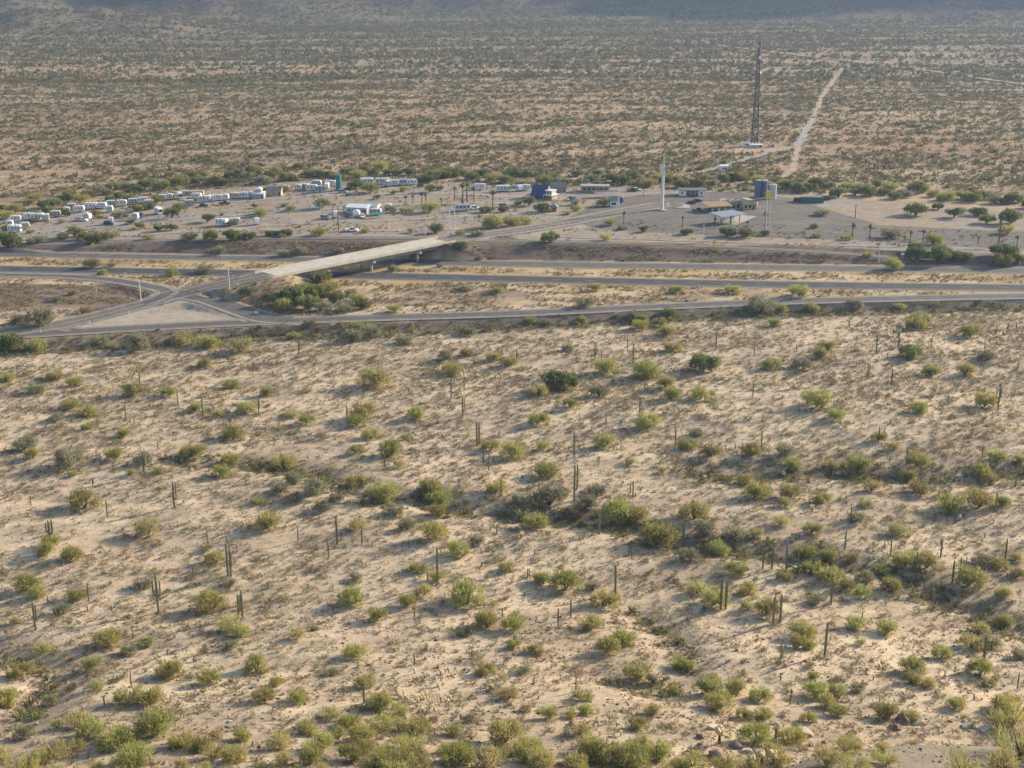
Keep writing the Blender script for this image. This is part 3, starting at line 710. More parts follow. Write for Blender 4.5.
bush += BU([(97,172,100),(330,145,65),(310,105,60,'d'),(370,95,45),(505,125,45),(450,110,40),(675,80,40,'d'),(790,140,75),(910,145,95),(640,186,90,'m'),(685,180,70,'m'),(587,212,60),(968,185,60),(985,222,60),(770,212,60,'d'),(683,248,50),(65,270,80),(45,300,60),(225,275,60),(85,340,60),(587,295,65),(915,300,75),(42,385,50),(150,385,80),(445,375,60),(510,390,80),(605,375,45,'y'),(785,365,65),(865,420,45,'y'),(610,445,80),(40,480,60),(460,500,60),(130,520,95),(265,500,80),(290,530,80),(160,565,60,'d'),(285,570,60),(540,535,80,'d'),(620,525,110,'d'),(580,600,80),(530,575,80,'d'),(760,505,70,'d'),(740,540,70,'d'),(830,570,110),(880,580,90),(50,610,60,'y'),(195,610,60,'d'),(280,630,90),(940,640,130),(405,655,50,'d'),(1015,370,40),(890,15,50),(970,30,60),(85,30,80,'d'),(30,45,70,'d'),(185,55,60,'d'),(990,80,50),(190,350,30),(958,450,30,'y'),(695,580,80,'x'),(170,430,40,'y')], 342, 320, 2.994)
bush += BU([(60,130,90,'m'),(435,75,50),(412,102,50),(360,130,70,'d'),(262,130,60),(680,92,70,'m'),(740,150,65),(845,148,65),(912,105,60,'d'),(50,222,60),(400,238,90),(455,282,60),(710,265,60),(905,240,75),(38,338,50,'d'),(15,370,60),(80,390,70),(205,388,70),(305,388,70,'d'),(325,432,60),(440,435,50),(520,438,85),(632,378,45,'y'),(700,420,75),(670,465,60),(705,502,70),(185,478,60),(215,512,85),(320,515,70),(305,547,50,'y'),(415,535,55),(565,498,60,'y'),(895,450,70),(940,410,60),(920,475,50),(800,550,90),(890,540,90),(955,545,50),(520,590,60,'d'),(545,552,40),(30,575,90),(60,630,80,'d'),(150,640,80,'d'),(290,600,60,'y'),(385,625,60),(645,630,70,'y'),(210,640,60,'y'),(1010,415,40),(860,35,60),(585,350,50),(700,10,60),(270,8,40)], 684, 320, 3.01)
bush += BU([(142,15,60),(215,28,70),(645,40,60),(620,10,40,'d'),(85,115,80),(110,140,60),(230,150,60),(190,190,60,'d'),(430,118,60,'d'),(635,172,100),(690,110,50,'d'),(325,280,90),(385,315,55,'d'),(440,290,50),(125,310,60,'y'),(690,235,80,'y'),(720,260,60),(690,300,50,'d'),(65,375,75),(275,360,65),(515,372,90),(625,400,70),(770,360,80),(890,270,55,'y'),(285,425,50,'y'),(25,455,90),(215,425,50,'x'),(155,465,60,'d'),(385,450,90),(455,455,90),(465,540,130),(270,550,90),(350,580,110),(545,585,80),(115,510,40),(75,560,70,'d'),(790,450,75),(890,455,65),(410,630,100),(600,600,70),(725,570,60),(840,590,80,'y'),(920,545,60,'y'),(960,590,90),(700,630,80),(930,635,80),(650,570,50,'y'),(100,650,80),(45,230,30),(830,410,50),(940,250,30),(995,380,40,'d')], 0, 544, 2.994)
bush += BU([(350,15,70),(228,68,55),(285,95,60),(30,155,90),(195,170,55),(375,150,110),(245,140,60,'y'),(490,65,55),(600,100,60),(670,110,95),(785,162,90),(750,125,50,'d'),(105,212,65),(435,228,85),(515,235,80),(370,258,50,'d'),(745,232,75),(800,300,80),(840,275,80),(515,298,45),(580,315,50),(430,372,60),(35,320,80),(545,375,50,'d'),(885,378,90),(930,405,50,'d'),(1010,355,60),(65,410,70),(120,470,90),(175,490,60,'y'),(500,445,70,'y'),(720,450,60),(620,505,65),(725,495,50),(685,510,40),(225,540,80),(335,555,55),(20,530,70),(60,560,90),(490,565,110),(710,550,80,'y'),(885,535,65),(930,495,55),(995,438,45),(40,620,100),(130,640,110),(210,630,90),(350,620,120),(440,640,100,'y'),(560,620,100),(780,620,110),(860,630,110),(950,620,90),(600,650,90,'y'),(700,650,80),(40,95,40,'d'),(380,520,50,'d'),(550,490,40,'y')], 342, 544, 2.994)
bush += BU([(100,10,80),(20,30,70,'d'),(160,70,70),(300,95,50),(370,25,80),(435,35,60),(500,35,50,'y'),(440,90,80),(385,70,60),(600,75,60),(545,95,60,'d'),(490,120,50),(535,140,60),(665,45,80),(730,50,80),(625,125,70),(860,100,90),(950,60,60),(1000,35,50,'y'),(1005,85,50),(965,145,60),(900,45,70,'d'),(195,135,70),(40,130,70,'y'),(90,160,90),(395,165,60,'d'),(250,190,80),(190,185,50,'y'),(515,235,65),(610,250,70),(355,255,90),(345,295,60),(380,305,40),(865,290,80),(920,290,70,'d'),(965,235,65),(890,250,60),(1005,330,50,'d'),(775,325,60),(690,360,90),(685,400,60),(890,370,80),(740,415,50,'y'),(10,365,50),(70,425,90),(160,430,70),(105,470,90),(225,455,70),(395,440,80),(455,435,60),(430,470,70),(460,500,60),(520,430,50,'d'),(375,520,50),(815,478,60),(615,500,80),(680,515,60),(960,480,80),(915,415,45),(380,360,35,'y'),(385,395,40),(215,570,110),(320,575,90),(240,510,60),(500,600,80,'y'),(430,640,100,'y'),(600,610,50,'y'),(180,510,50),(530,295,35,'y')], 684, 544, 3.01)
# corridor bushes (full-frame px)
bush += [(293,297,28,'m'),(283,305,22,'g'),(305,291,22,'g'),(316,294,26,'m'),(330,287,22,'g'),(335,297,20,'m'),(325,305,20,'d'),(270,294,16,'d'),(350,292,14,'d'),(357,297,18,'g'),(322,280,26,'m'),(308,303,24,'m'),(345,305,22,'d'),(275,301,20,'m'),(360,303,20,'m'),(395,308,16,'g'),(466,287,14,'d'),(393,268,12,'d'),(248,290,20,'d'),(57,298,12,'d'),(85,309,14,'g'),(40,316,34,'d'),(18,319,16,'d'),(103,272,11,'g'),(74,292,10,'d'),(92,263,18,'d'),(112,264,10,'g'),(205,268,20,'d'),(172,272,14,'g'),
         (799,291,20,'g'),(497,290,14,'g'),(500,286,16,'d'),(585,301,20,'d'),(676,289,14,'g'),(732,289,16,'g'),(596,287,14,'g'),(893,264,20,'g'),(760,305,30,'d'),(640,318,16,'g'),(660,322,14,'g'),(668,313,18,'m'),(582,320,12,'g'),(632,315,22,'d'),(548,322,14,'d'),(530,320,12,'g'),(468,330,18,'d'),(355,327,20,'g'),(310,322,14,'d'),(210,342,20,'g'),(185,337,20,'y'),(140,342,30,'d'),(10,341,26,'m'),(36,345,22,'g'),(100,340,20,'d'),(855,303,20,'d'),(900,306,14,'g'),(811,307,18,'g'),(780,308,16,'g'),(919,318,24,'g'),(440,265,8,'d'),(460,253,16,'m'),(480,256,10,'d'),(340,250,12,'d'),(285,252,16,'d'),(300,250,14,'d'),(220,250,14,'d')]
def bush_label(k, wpx, px, py, hh):
    kind = {'g': 'green palo verde bush', 'y': 'pale yellow-green bush', 'd': 'grey-green bush', 'm': 'dark mesquite clump', 'x': 'leafless brown bush'}[k]
    near = ''
    for sx, sy, sh in SAGPX:
        if abs(sx-px) < wpx*.9+5 and abs(sy-py) < wpx*.6+6: near = ' by a saguaro'; break
    size = 'broad' if hh > 5.6 else ('mid-sized' if hh > 3.6 else 'small')
    return uniq(size+' '+kind+near, px, py)
def hgt(x, y, z, px, py): return px_per_m(x, y, z)
for i, (px, py, wpx, k) in enumerate(bush):
    x, y, z = G(px, py+wpx*.26); s = px_per_m(x, y, z); wm = wpx/s
    pr = PROTO[k][i % len(PROTO[k])]; sc = wm/4.0
    sz = sc*rng.uniform(.8, 1.05)
    proto_or_copy(pr, bush_label(k, wpx, px, py, wm), (x, y, z-.05), rng.uniform(0, 6.28), (sc*1.12, sc*1.12, sz*1.05), 'bushes scattered over the desert')
# creosote thicket along the foot of the hill
gq = np.random.default_rng(77); foot = []
while len(foot) < 58:
    px = gq.uniform(-10, 1030); top = np.interp(px, [0,120,200,330,420,560,650,700,850,1030], [735,708,725,712,728,734,740,745,748,742]); py = gq.uniform(top, 776)
    if px > 690 and gq.uniform() < .75: continue
    if all(abs(px-q[0])/16+abs(py-q[1])/9 > 1 for q in foot): foot.append((px, py, gq.uniform(14, 31)))
foot += [(1012,716,42),(1019,744,46),(846,744,30),(852,764,34),(962,764,40),(1000,762,36),(1010,700,22)]
for i, (px, py, wpx) in enumerate(foot):
    x, y, z = G(px, min(py+wpx*.26, 800)); s = px_per_m(x, y, z); wm = wpx/s; sc = wm/4.0
    proto_or_copy(PROTO['c'][i % 3], uniq(('broad' if wpx > 28 else 'small')+' feathery yellow-green creosote', px, py), (x, y, z-.05), rng.uniform(0, 6.28), (sc*1.2, sc*1.2, sc*rng.uniform(.85, 1.15)), 'creosote bushes at the foot of the hill')

# ------------------------------------------------------------------ trees of the travel stop and the wash behind it
trees = [(645,229,12,'m'),(687,231,14,'m'),(727,231,21,'m'),(746,233,18,'m'),(765,233,10,'m'),(822,211,18,'d'),(915.5,209,26,'t'),(938,206,14,'m'),(954,213,19,'t'),(978,211,19,'m'),(987,219,18,'t'),(962,210,12,'d'),(1011,217,26,'m'),(1007,229,20,'y'),(814,226,9,'m'),(817,235,10,'g'),(846,237,12,'g'),(891,232,24,'d'),(933.5,239,22,'g'),(918,253,26,'m'),(938,255,30,'m'),(960,256,24,'m'),(915,247,18,'m'),(1003,250,30,'m'),(1001,260,24,'m'),(1018,258,14,'m'),(868,254,12,'g'),
         (436,229,19,'m'),(493,222,26,'g'),(478,232,16,'d'),(412,230,10,'y'),(485,209,15,'m'),(504,209,13,'m'),(518,203,9,'m'),(322,204,18,'t'),(290,208,12,'g'),(260,211,12,'g'),(285,204,10,'d'),(370,188,20,'t'),(377,197,9,'t'),(391,209,14,'d'),(406,209,14,'g'),(430,207,22,'g'),(430,189,14,'t'),(404,189,10,'g'),(394,192,9,'t'),(355,184,18,'m'),(508,188,10,'t'),(529,202,16,'t'),(542,208,17,'m'),(576,208,12,'g'),(568,212,10,'g'),(572,198,10,'m'),(603,203,14,'m'),(610,222,14,'g'),(622,227,11,'d'),(512,221,22,'g'),(550,237,22,'m'),(605,237,14,'y'),(460,232,12,'g'),(525,220,16,'g'),(300,226,6,'y'),
         (95,213,14,'t'),(118,213,16,'d'),(75,232,20,'t'),(62,237,14,'m'),(98,236,26,'m'),(112,234,16,'g'),(85,235,18,'m'),(37,238,22,'d'),(8,240,28,'m'),(-4,236,22,'m'),(131,222,9,'t'),(140,226,11,'t'),(148,236,14,'y'),(138,208,14,'m'),(148,206,14,'m'),(172,214,18,'t'),(180,207,16,'t'),(160,228,13,'t'),(172,227,14,'t'),(208,218,17,'t'),(232,223,12,'t'),(190,236,18,'m'),(210,236,20,'m'),(232,235,20,'m'),(250,235,16,'m'),(262,212,16,'g'),(222,214,6,'g'),(192,201,12,'t'),(156,199,14,'m'),(130,199,14,'m'),(255,206,8,'t'),(286,232,14,'m'),(320,231,18,'g'),(365,230,10,'g'),(282,235,9,'g'),
         (68,214,9,'m'),(97,206,8,'t'),(117,201,9,'m'),(132,206,8,'g'),(170,197,9,'m'),(199,196,8,'m'),(212,197,7,'d'),(229,196,8,'m'),(247,194,8,'m'),(267,189,9,'m'),(284,188,15,'g'),(305,186,9,'g'),(350,188,8,'m'),(376,185,7,'m'),(420,185,8,'m'),(440,188,9,'m'),(30,231,9,'d'),(62,221,8,'d'),(100,216,8,'d'),(126,216,8,'t'),(270,233,12,'m'),(33,220,10,'m'),(7,228,10,'m'),(50,210,16,'m'),(62,210,16,'m'),(36,214,14,'m'),(110,199,10,'m'),(120,196,14,'m')]
tk = {'m': 'dark green mesquite', 't': 'spreading mesquite on a visible trunk', 'g': 'green palo verde', 'd': 'grey-green desert tree', 'y': 'yellow-green bush'}
def place_tree(i, px, py, wpx, k, ctx, group, pos=None):
    x, y, z = pos if pos else G(px, py+wpx*.24); s = px_per_m(x, y, z); wm = wpx/s; sc = wm/4.0
    pr = PROTO[k][i % len(PROTO[k])]
    proto_or_copy(pr, uniq(tk[k]+' '+ctx, px, py), (x, y, z-.05), rng.uniform(0, 6.28), (sc*1.05, sc*1.05, sc*rng.uniform(.68, .92)), group)
for i, (px, py, wpx, k) in enumerate(trees):
    ctx = 'at the trailer park' if px < 520 else ('by the highway edge' if py > 243 else 'at the paved lot')
    place_tree(i, px, py, wpx, k, ctx, 'trees around the travel stop')
back = [(-20,222),(25,206),(60,202),(105,192),(130,190),(150,186),(180,184),(250,180),(300,175),(340,178),(370,172),(400,176),(440,178),(500,180),(560,179),(620,179),(660,182),(700,181),(740,182),(800,188),(850,191),(900,194),(960,197),(1040,204)]
bx = [b[0] for b in back]; by = [b[1] for b in back]; i = 0
px = -10.0
while px < 1036:
    py = float(np.interp(px, bx, by))+rng.uniform(-7, 5)-2
    place_tree(i, px, py, rng.uniform(11, 21), 'mmmgd'[int(rng.integers(0, 5))], 'in the wash behind', 'trees along the wash behind the travel stop')
    px += rng.uniform(5, 10.5); i += 1

# palms (x, top y, base y)
palms = [(406,195,206,0),(413,195,204,0),(422,192,206,0),(426,193,206,1),(441.5,198,206,1),(454.5,186,201,0),(463,182,204,0),(467,181,202,0),(474,186,202,0),(493,190,210,0),(462,198,205,1),(479,215,222,1),(623.7,211,224,1),(682.5,216,227,0),(715,217,228,0),(731,216,224,0),(747,221,228,1),(765,211,231,0),(852,223,240,1),(869.6,224,240,1),(910,231,242,1),(923,229,243,1),(904,236,243,1),(978,236,244,1),(998,211,247,1),(1016.6,235,247,1),(352,206,212,1),(344,206,212,1)]
for i, (px, ty, byy, sk) in enumerate(palms):
    x, y, z = G(px, byy); s = px_per_m(x, y, z); hh = (byy-ty)/s
    ctx = 'with brown skirt' if sk else 'with full green crown'
    sc = hh/8.3; wsc = max(.75, min(1.2, sc))
    proto_or_copy(PALM[sk], uniq('fan palm %s' % ctx, px, (ty+byy)/2), (x, y, z), rng.uniform(0, 6), (wsc, wsc, sc), 'fan palms around the travel stop')

# ------------------------------------------------------------------ cholla, rocks
ch = [(719,744,17),(776,738,16),(773,764,15),(761,765,14),(752,768,13),(730,769,12)]
for a, b in [(388,226),(402,240),(418,208),(438,212),(456,235),(405,290),(368,295),(392,262),(378,322),(290,355),(300,372),(270,372),(262,392),(308,392),(318,368),(240,402),(205,408),(190,412),(160,378),(215,415),(180,405),(270,462),(283,470),(300,455),(268,452),(350,460),(345,468),(430,378),(445,386),(420,400),(436,408),(388,388),(395,395),(378,420),(690,320),(712,315),(685,335),(700,292),(722,325),(380,330),(222,215),(285,240),(150,345)]: ch.append((380+a/6.4, 640+b/6.4, 5.2))
for a, b in [(768,545),(790,540),(800,525),(840,560),(772,575),(835,575),(822,548)]: ch.append((342+a/2.994, 544+b/2.994, 6))
for a, b in [(785,395),(570,410),(830,605),(930,612),(905,655)]: ch.append((684+a/3.01, (544 if b < 420 else 320)+b/3.01, 6))
for a, b in [(497,15),(630,35),(645,45),(610,28),(660,28),(920,60),(940,70),(905,80),(975,20),(1000,20),(960,40),(330,200),(300,470),(60,480),(385,570)]: ch.append((684+a/3.01, 320+b/3.01+2, 6.5))
for a, b in [(365,165),(540,650),(535,655)]: ch.append((342+a/2.994, 320+b/2.994, 6))
ch2 = []
for c_ in ch:
    if all(abs(c_[0]-q[0])+1.3*abs(c_[1]-q[1]) > 3.2 for q in ch2): ch2.append(c_)
for i, (px, py, h) in enumerate(ch2):
    x, y, z = G(px, py); s = px_per_m(x, y, z); sc = h/s/1.3
    proto_or_copy(CHO[i % 3], uniq('pale spiny cholla on dark stem', px, py-h*.7), (x, y, z), rng.uniform(0, 6), sc*1.1, 'chollas on the desert floor')
def rock_mesh(seed, mat):
    g = random.Random(seed); import bmesh
    bm = bmesh.new(); bmesh.ops.create_icosphere(bm, subdivisions=3, radius=1)
    pl = [(Vector((g.gauss(0,1), g.gauss(0,1), g.gauss(0,.8))).normalized(), g.uniform(.5, .85)) for _ in range(9)]
    for v in bm.verts:
        for n_, d_ in pl:
            t = v.co.dot(n_)
            if t > d_: v.co -= n_*(t-d_)
        v.co += Vector((g.uniform(-.03,.03),)*3); v.co.z *= .7
    me = bpy.data.meshes.new('boulder'); bm.to_mesh(me); bm.free(); me.materials.append(mat); return me
RM = [rock_mesh(600+k, M['rock'] if k < 3 else M['rockpale']) for k in range(5)]
rk = [(905,721,20,0),(897,729,11,1),(918,724,13,3),(638,750,18,0),(655,755,13,3),(574,726,14,0),(805,735,17,3),(795,742,13,0),(712,729,12,3),(716,757,20,1),(735,747,14,1),(968,727,13,3),(985,731,12,3),(1004,737,16,0),(748,752,12,3),(700,738,10,1),(902,722,11,0),(892,727,7,1),(913,720,7,3),(640,750,10,0),(632,745,8,3),(572,724,8,1),(655,752,7,3),(800,732,9,3),(808,736,6,4),(712,728,6,3),(945,712,5,3),(965,722,6,4),(975,728,7,3),(950,722,5,0),(938,727,5,4),(685,755,6,1),(700,745,7,0),(500,755,6,1),(165,764,6,0),(285,756,7,3),(230,722,5,3),(660,742,5,1),(1000,734,9,0),(1015,741,8,3),(870,727,5,3),(925,731,5,3),(790,745,6,0),(703,765,8,3),(560,765,7,0),(455,765,6,3),(1020,470,4,3)]
for i, (px, py, wpx, k) in enumerate(rk):
    x, y, z = G(px, py); s = px_per_m(x, y, z); r = wpx/s/2
    o = bpy.data.objects.new('boulder', RM[k]); C.objects.link(o); o.location = (x, y, z+r*.2); o.rotation_euler = (0, 0, rng.uniform(0, 6)); o.scale = (r*1.2, r, r)
    tag(o, uniq(('dark brown' if k < 3 else 'pale tan')+' boulder', px, py), 'rock', 'boulders at the foot of the hill')

# ------------------------------------------------------------------ ground cover (one object each)
def scatter(name, X, Y, size, tints, n, label, R=1., Hh=.8, ll=.5, lw=.14, var=6, seed=1, cl=5):
    T = [leaf_cloud(n, R, Hh, seed*50+k, clusters=cl, ll=ll, lw=lw, spread=.42) for k in range(var)]
    Z = zfun(X, Y); N = len(X); g = np.random.default_rng(seed)
    kk = g.integers(0, var, N); Vs = []; Cs = []
    for k in range(var):
        m = kk == k; v = T[k][0]; q = m.sum()
        if not q: continue
        a = g.uniform(0, 6.28, q); ca, sa = np.cos(a)[:, None], np.sin(a)[:, None]; s = size[m][:, None]
        vx = (v[None, :, 0]*ca-v[None, :, 1]*sa)*s+X[m][:, None]; vy = (v[None, :, 0]*sa+v[None, :, 1]*ca)*s+Y[m][:, None]
        vz = v[None, :, 2]*s*g.uniform(.75, 1.15, q)[:, None]+Z[m][:, None]-.03
        Vs.append(np.stack([vx, vy, vz], -1).reshape(-1, 3)); Cs.append(np.repeat(tints[m], len(v), 0))
    V = np.concatenate(Vs); c = np.concatenate(Cs)
    o = np_obj(name, V, np.arange(len(V)).reshape(-1, 3), M['scrub'], c)
    return tag(o, label, kind='stuff')
def sample(N, y0, y1, tmax, p=1.0, seed=0):
    g = np.random.default_rng(seed); u = g.uniform(0, 1, N)
    Y = np.sqrt(y0**2+(y1**2-y0**2)*u) if p == 1 else y0*(y1/y0)**u
    return g.uniform(-1, 1, N)*tmax*Y, Y, g
def tint_mix(g, N, cols, jit=.2):
    cols = np.array(cols); c = cols[g.integers(0, len(cols), N)]; return c*g.uniform(1-jit, 1+jit, (N, 1))
OL = [(.26,.22,.12),(.25,.20,.12),(.33,.25,.145),(.26,.235,.12),(.34,.27,.15),(.26,.19,.12)]
# low bursage scrub of the near desert
X, Y, g = sample(90000, 150, 520, .46, seed=11)
d = fbm((X+.4*Y)/18., (Y-.3*X)/9., 121); k = (Y < ry(FOOTS, X)-1) & (g.uniform(0, 1, len(X)) < ss(.30, .62, d)*.5+.16)
ledge = np.hypot((X-LEDGE[0]-6)/34., (Y-LEDGE[1]+9)/17.) < 1.1; k &= ~ledge
X, Y = X[k], Y[k]; N = len(X)
scatter('low_desert_scrub', X, Y, (.30+.62*g.uniform(0, 1, N)**1.4)*(1.0+.2*ss(260, 420, Y)), tint_mix(g, N, OL), 40, 'low olive and brown scrub dotting the pale sand', seed=3, ll=.3, lw=.085, cl=4)
# scattered knee-high bushes, far too many to count
X, Y, g = sample(19000, 150, 520, .46, seed=31)
d = fbm((X+.4*Y)/30., (Y-.3*X)/12., 141); k = (Y < ry(FOOTS, X)-3) & (g.uniform(0, 1, len(X)) < ss(.36, .62, d)*.62+.12) & (np.hypot((X-LEDGE[0]-6)/34., (Y-LEDGE[1]+9)/17.) > 1.15)
X, Y = X[k], Y[k]; N = len(X)
scatter('scattered_low_bushes', X, Y, .62+.95*g.uniform(0, 1, N)**2.2, tint_mix(g, N, [(.30,.285,.13),(.27,.245,.14),(.34,.31,.15),(.25,.20,.13),(.24,.245,.12)]), 76, 'knee-high olive bushes scattered over the desert floor', seed=9, ll=.3, lw=.04, cl=7)
# denser scrub along washes and on the embankment below the ramp
X, Y, g = sample(72000, 150, 520, .46, seed=12)
nd = np.full(len(X), 1e9)
for j_, w_ in enumerate(WASH): nd = np.minimum(nd, pdist(X, Y, w_)[0]*(1 if j_ < 3 else 2.6))
inb = (Y < ry(TOPS, X)-1) & (Y > ry(FOOTS, X)-9)
k = ((nd < 9*g.uniform(.2, 1, len(X))) & (Y < 470) & (g.uniform(0, 1, len(X)) < .5)) | (inb & (g.uniform(0, 1, len(X)) < .55)); X, Y = X[k], Y[k]; N = len(X)
scatter('wash_scrub', X, Y, .45+1.5*g.uniform(0, 1, N)**2.2, tint_mix(g, N, [(.20,.20,.08),(.25,.25,.10),(.17,.15,.08),(.21,.20,.09)]), 36, 'dense dark scrub lining the dry washes and road bank', seed=4, ll=.4, lw=.1)
# loose stones on the lower slope and the gravel shelf
X, Y, g = sample(16000, 140, 235, .46, seed=22)
k = (g.uniform(0, 1, len(X)) < .12+.8*ss(.5, .66, fbm(X/8., Y/5., 131))) | ((np.hypot((X-LEDGE[0]-6)/34., (Y-LEDGE[1]+9)/17.) < 1.15) & (g.uniform(0, 1, len(X)) < .8))
X, Y = X[k], Y[k]; N = len(X); Z = zfun(X, Y); sz = .06+.34*g.uniform(0, 1, N)**4
ic = np.array([(1,0,0),(-1,0,0),(0,1,0),(0,-1,0),(0,0,.7),(0,0,-.5)], float); fc = np.array([(0,2,4),(2,1,4),(1,3,4),(3,0,4),(2,0,5),(1,2,5),(3,1,5),(0,3,5)])
V = ic[None]*sz[:, None, None]*g.uniform(.6, 1.3, (N, 6, 1))*np.array([1.2, 1, 1]); a = g.uniform(0, 6.28, N); ca, sa = np.cos(a)[:, None], np.sin(a)[:, None]
V = np.stack([V[..., 0]*ca-V[..., 1]*sa+X[:, None], V[..., 0]*sa+V[..., 1]*ca+Y[:, None], V[..., 2]+Z[:, None]+sz[:, None]*.1], -1)
tag(np_obj('loose_stones', V.reshape(-1, 3), (fc[None]+6*np.arange(N)[:, None, None]).reshape(-1, 3), M['scrub'], np.repeat(tint_mix(g, N, [(.42,.35,.26),(.30,.24,.18),(.20,.15,.12),(.52,.45,.36)]), 6, 0)), 'loose brown and tan stones on the lower slope', kind='stuff')
# sparse weeds on the bench
X, Y, g = sample(34000, 560, 900, .46, seed=23)
lineT = np.interp(X, *np.array([P(a, b, NZ)[:2] for a, b in ((-300,230),(0,212),(60,208),(150,192),(300,180),(450,183),(600,186),(800,193),(950,205),(1100,212))]).T)
lotm = (X > 40) & (X < 420) & (Y > np.interp(X, [40, 420], [640, 600])) & (Y < 790)
dn = ss(.5, .68, fbm(X/22., Y/8., 133)); k = (Y > ry(TOPN, X)+5) & (Y < lineT+25) & (g.uniform(0, 1, len(X)) < np.where(lotm, .0, .12+.75*dn+.5*ss(-25, 5, Y-lineT)+.25*(X > 150)*(Y > 640)))
for l_ in (wFR, wXN, wOR): k &= pdist(X, Y, l_)[0] > 8
X, Y = X[k], Y[k]; N = len(X)
scatter('bench_weeds', X, Y, g.uniform(.35, 1.0, N), tint_mix(g, N, [(.20,.18,.09),(.26,.20,.11),(.16,.14,.08),(.18,.19,.09)]), 16, 'sparse brown weeds on the open ground of the travel stop', seed=8, ll=.5, lw=.18)
# dry grass and low shrubs between the carriageways and on the bank
X, Y, g = sample(90000, 420, 640, .46, seed=13)
eb, wb, tS, tN = ry(wEB, X), ry(wWB, X), ry(TOPS, X), ry(TOPN, X)
k = (Y > tS+10) & (Y < tN) & (np.abs(Y-eb) > 8.5) & (np.abs(Y-wb) > 8)
for l_, hw in ((wXS, 6.5), (wXN, 9), (wLP, 6), (wJN, 7), (wOR, 5), (np.array([BA, BB]), 8)): k &= pdist(X, Y, l_)[0] > hw
isl = pdist(X, Y, np.array([P(100,323,0), P(170,315,0), P(225,316,0)]))[0] < 13; k &= ~isl
k &= g.uniform(0, 1, len(X)) < ss(.3, .65, fbm(X/12., Y/5., 123))*.95
X, Y = X[k], Y[k]; N = len(X)
scatter('dry_grass_and_scrub', X, Y, g.uniform(.35, 1.0, N), tint_mix(g, N, [(.45,.34,.16),(.38,.28,.14),(.24,.20,.10),(.22,.16,.10),(.23,.22,.10),(.30,.22,.12)]), 30, 'dry yellow grass and low shrubs between the roads', seed=5, ll=.34, lw=.10)
# plain beyond the travel stop
X, Y, g = sample(115000, 720, 1500, .47, seed=14)
lineT = np.interp(X, *np.array([P(a, b, NZ)[:2] for a, b in ((-300,230),(0,212),(60,208),(150,192),(300,180),(450,183),(600,186),(800,193),(950,205),(1100,212))]).T)
dd = .6*fbm((X+.2*Y)/170., (Y-.06*X)/15., 125)+.4*fbm(X/30., Y/18., 126)
rg = 1-np.abs(2*fbm((X+.5*Y)/150., (Y-.18*X)/36., 151, 3)-1); line_ = ss(.86, .97, rg)
k = (Y > lineT) & (g.uniform(0, 1, len(X)) < ss(.28, .66, dd)*.62+.12+.8*line_)
DT = [terr_line(l) for l in ([(842,69),(825,92),(813,118),(804,134),(797,147),(794,165),(783,178)], [(690,174),(716,169),(744,160),(770,153),(797,146)], [(700,42),(737,48),(769,52),(794,55),(825,59),(860,63),(940,73),(1017,84),(1080,94)])]
def offroad(X, Y, m): 
    r = np.ones(len(X), bool)
    for l_ in DT: r &= pdist(X, Y, l_)[0] > m
    return r
tw = np.array(P(756, 146, NZ)); k &= np.hypot((X-tw[0])/22, (Y-tw[1])/14) > 1
X, Y = X[k], Y[k]; k = offroad(X, Y, 3.2); X, Y = X[k], Y[k]; N = len(X)
sz = np.where(g.uniform(0, 1, N) < .2, g.uniform(1.4, 3.1, N), g.uniform(.5, 1.2, N))
FT = [(.21,.195,.085),(.17,.175,.075),(.25,.205,.105),(.20,.16,.085),(.18,.19,.09)]
scatter('plain_scrub', X, Y, sz, tint_mix(g, N, FT), 26, 'scrub and small trees across the plain beyond the travel stop', seed=6, ll=.42, lw=.17, cl=5)
X, Y, g = sample(110000, 1450, 3300, .47, seed=15)
dd = fbm((X+.2*Y)/420., (Y-.05*X)/34., 127)
k = (g.uniform(0, 1, len(X)) < ss(.36, .60, dd)*.9+.22) & offroad(X, Y, 5)
X, Y = X[k], Y[k]; N = len(X)
sz = np.where(g.uniform(0, 1, N) < .3, g.uniform(2.2, 4.4, N), g.uniform(1.0, 2.2, N))
scatter('distant_scrub', X, Y, sz, tint_mix(g, N, FT), 9, 'far scrub fading into haze toward the mountains', seed=7, ll=.7, lw=.42, cl=3)
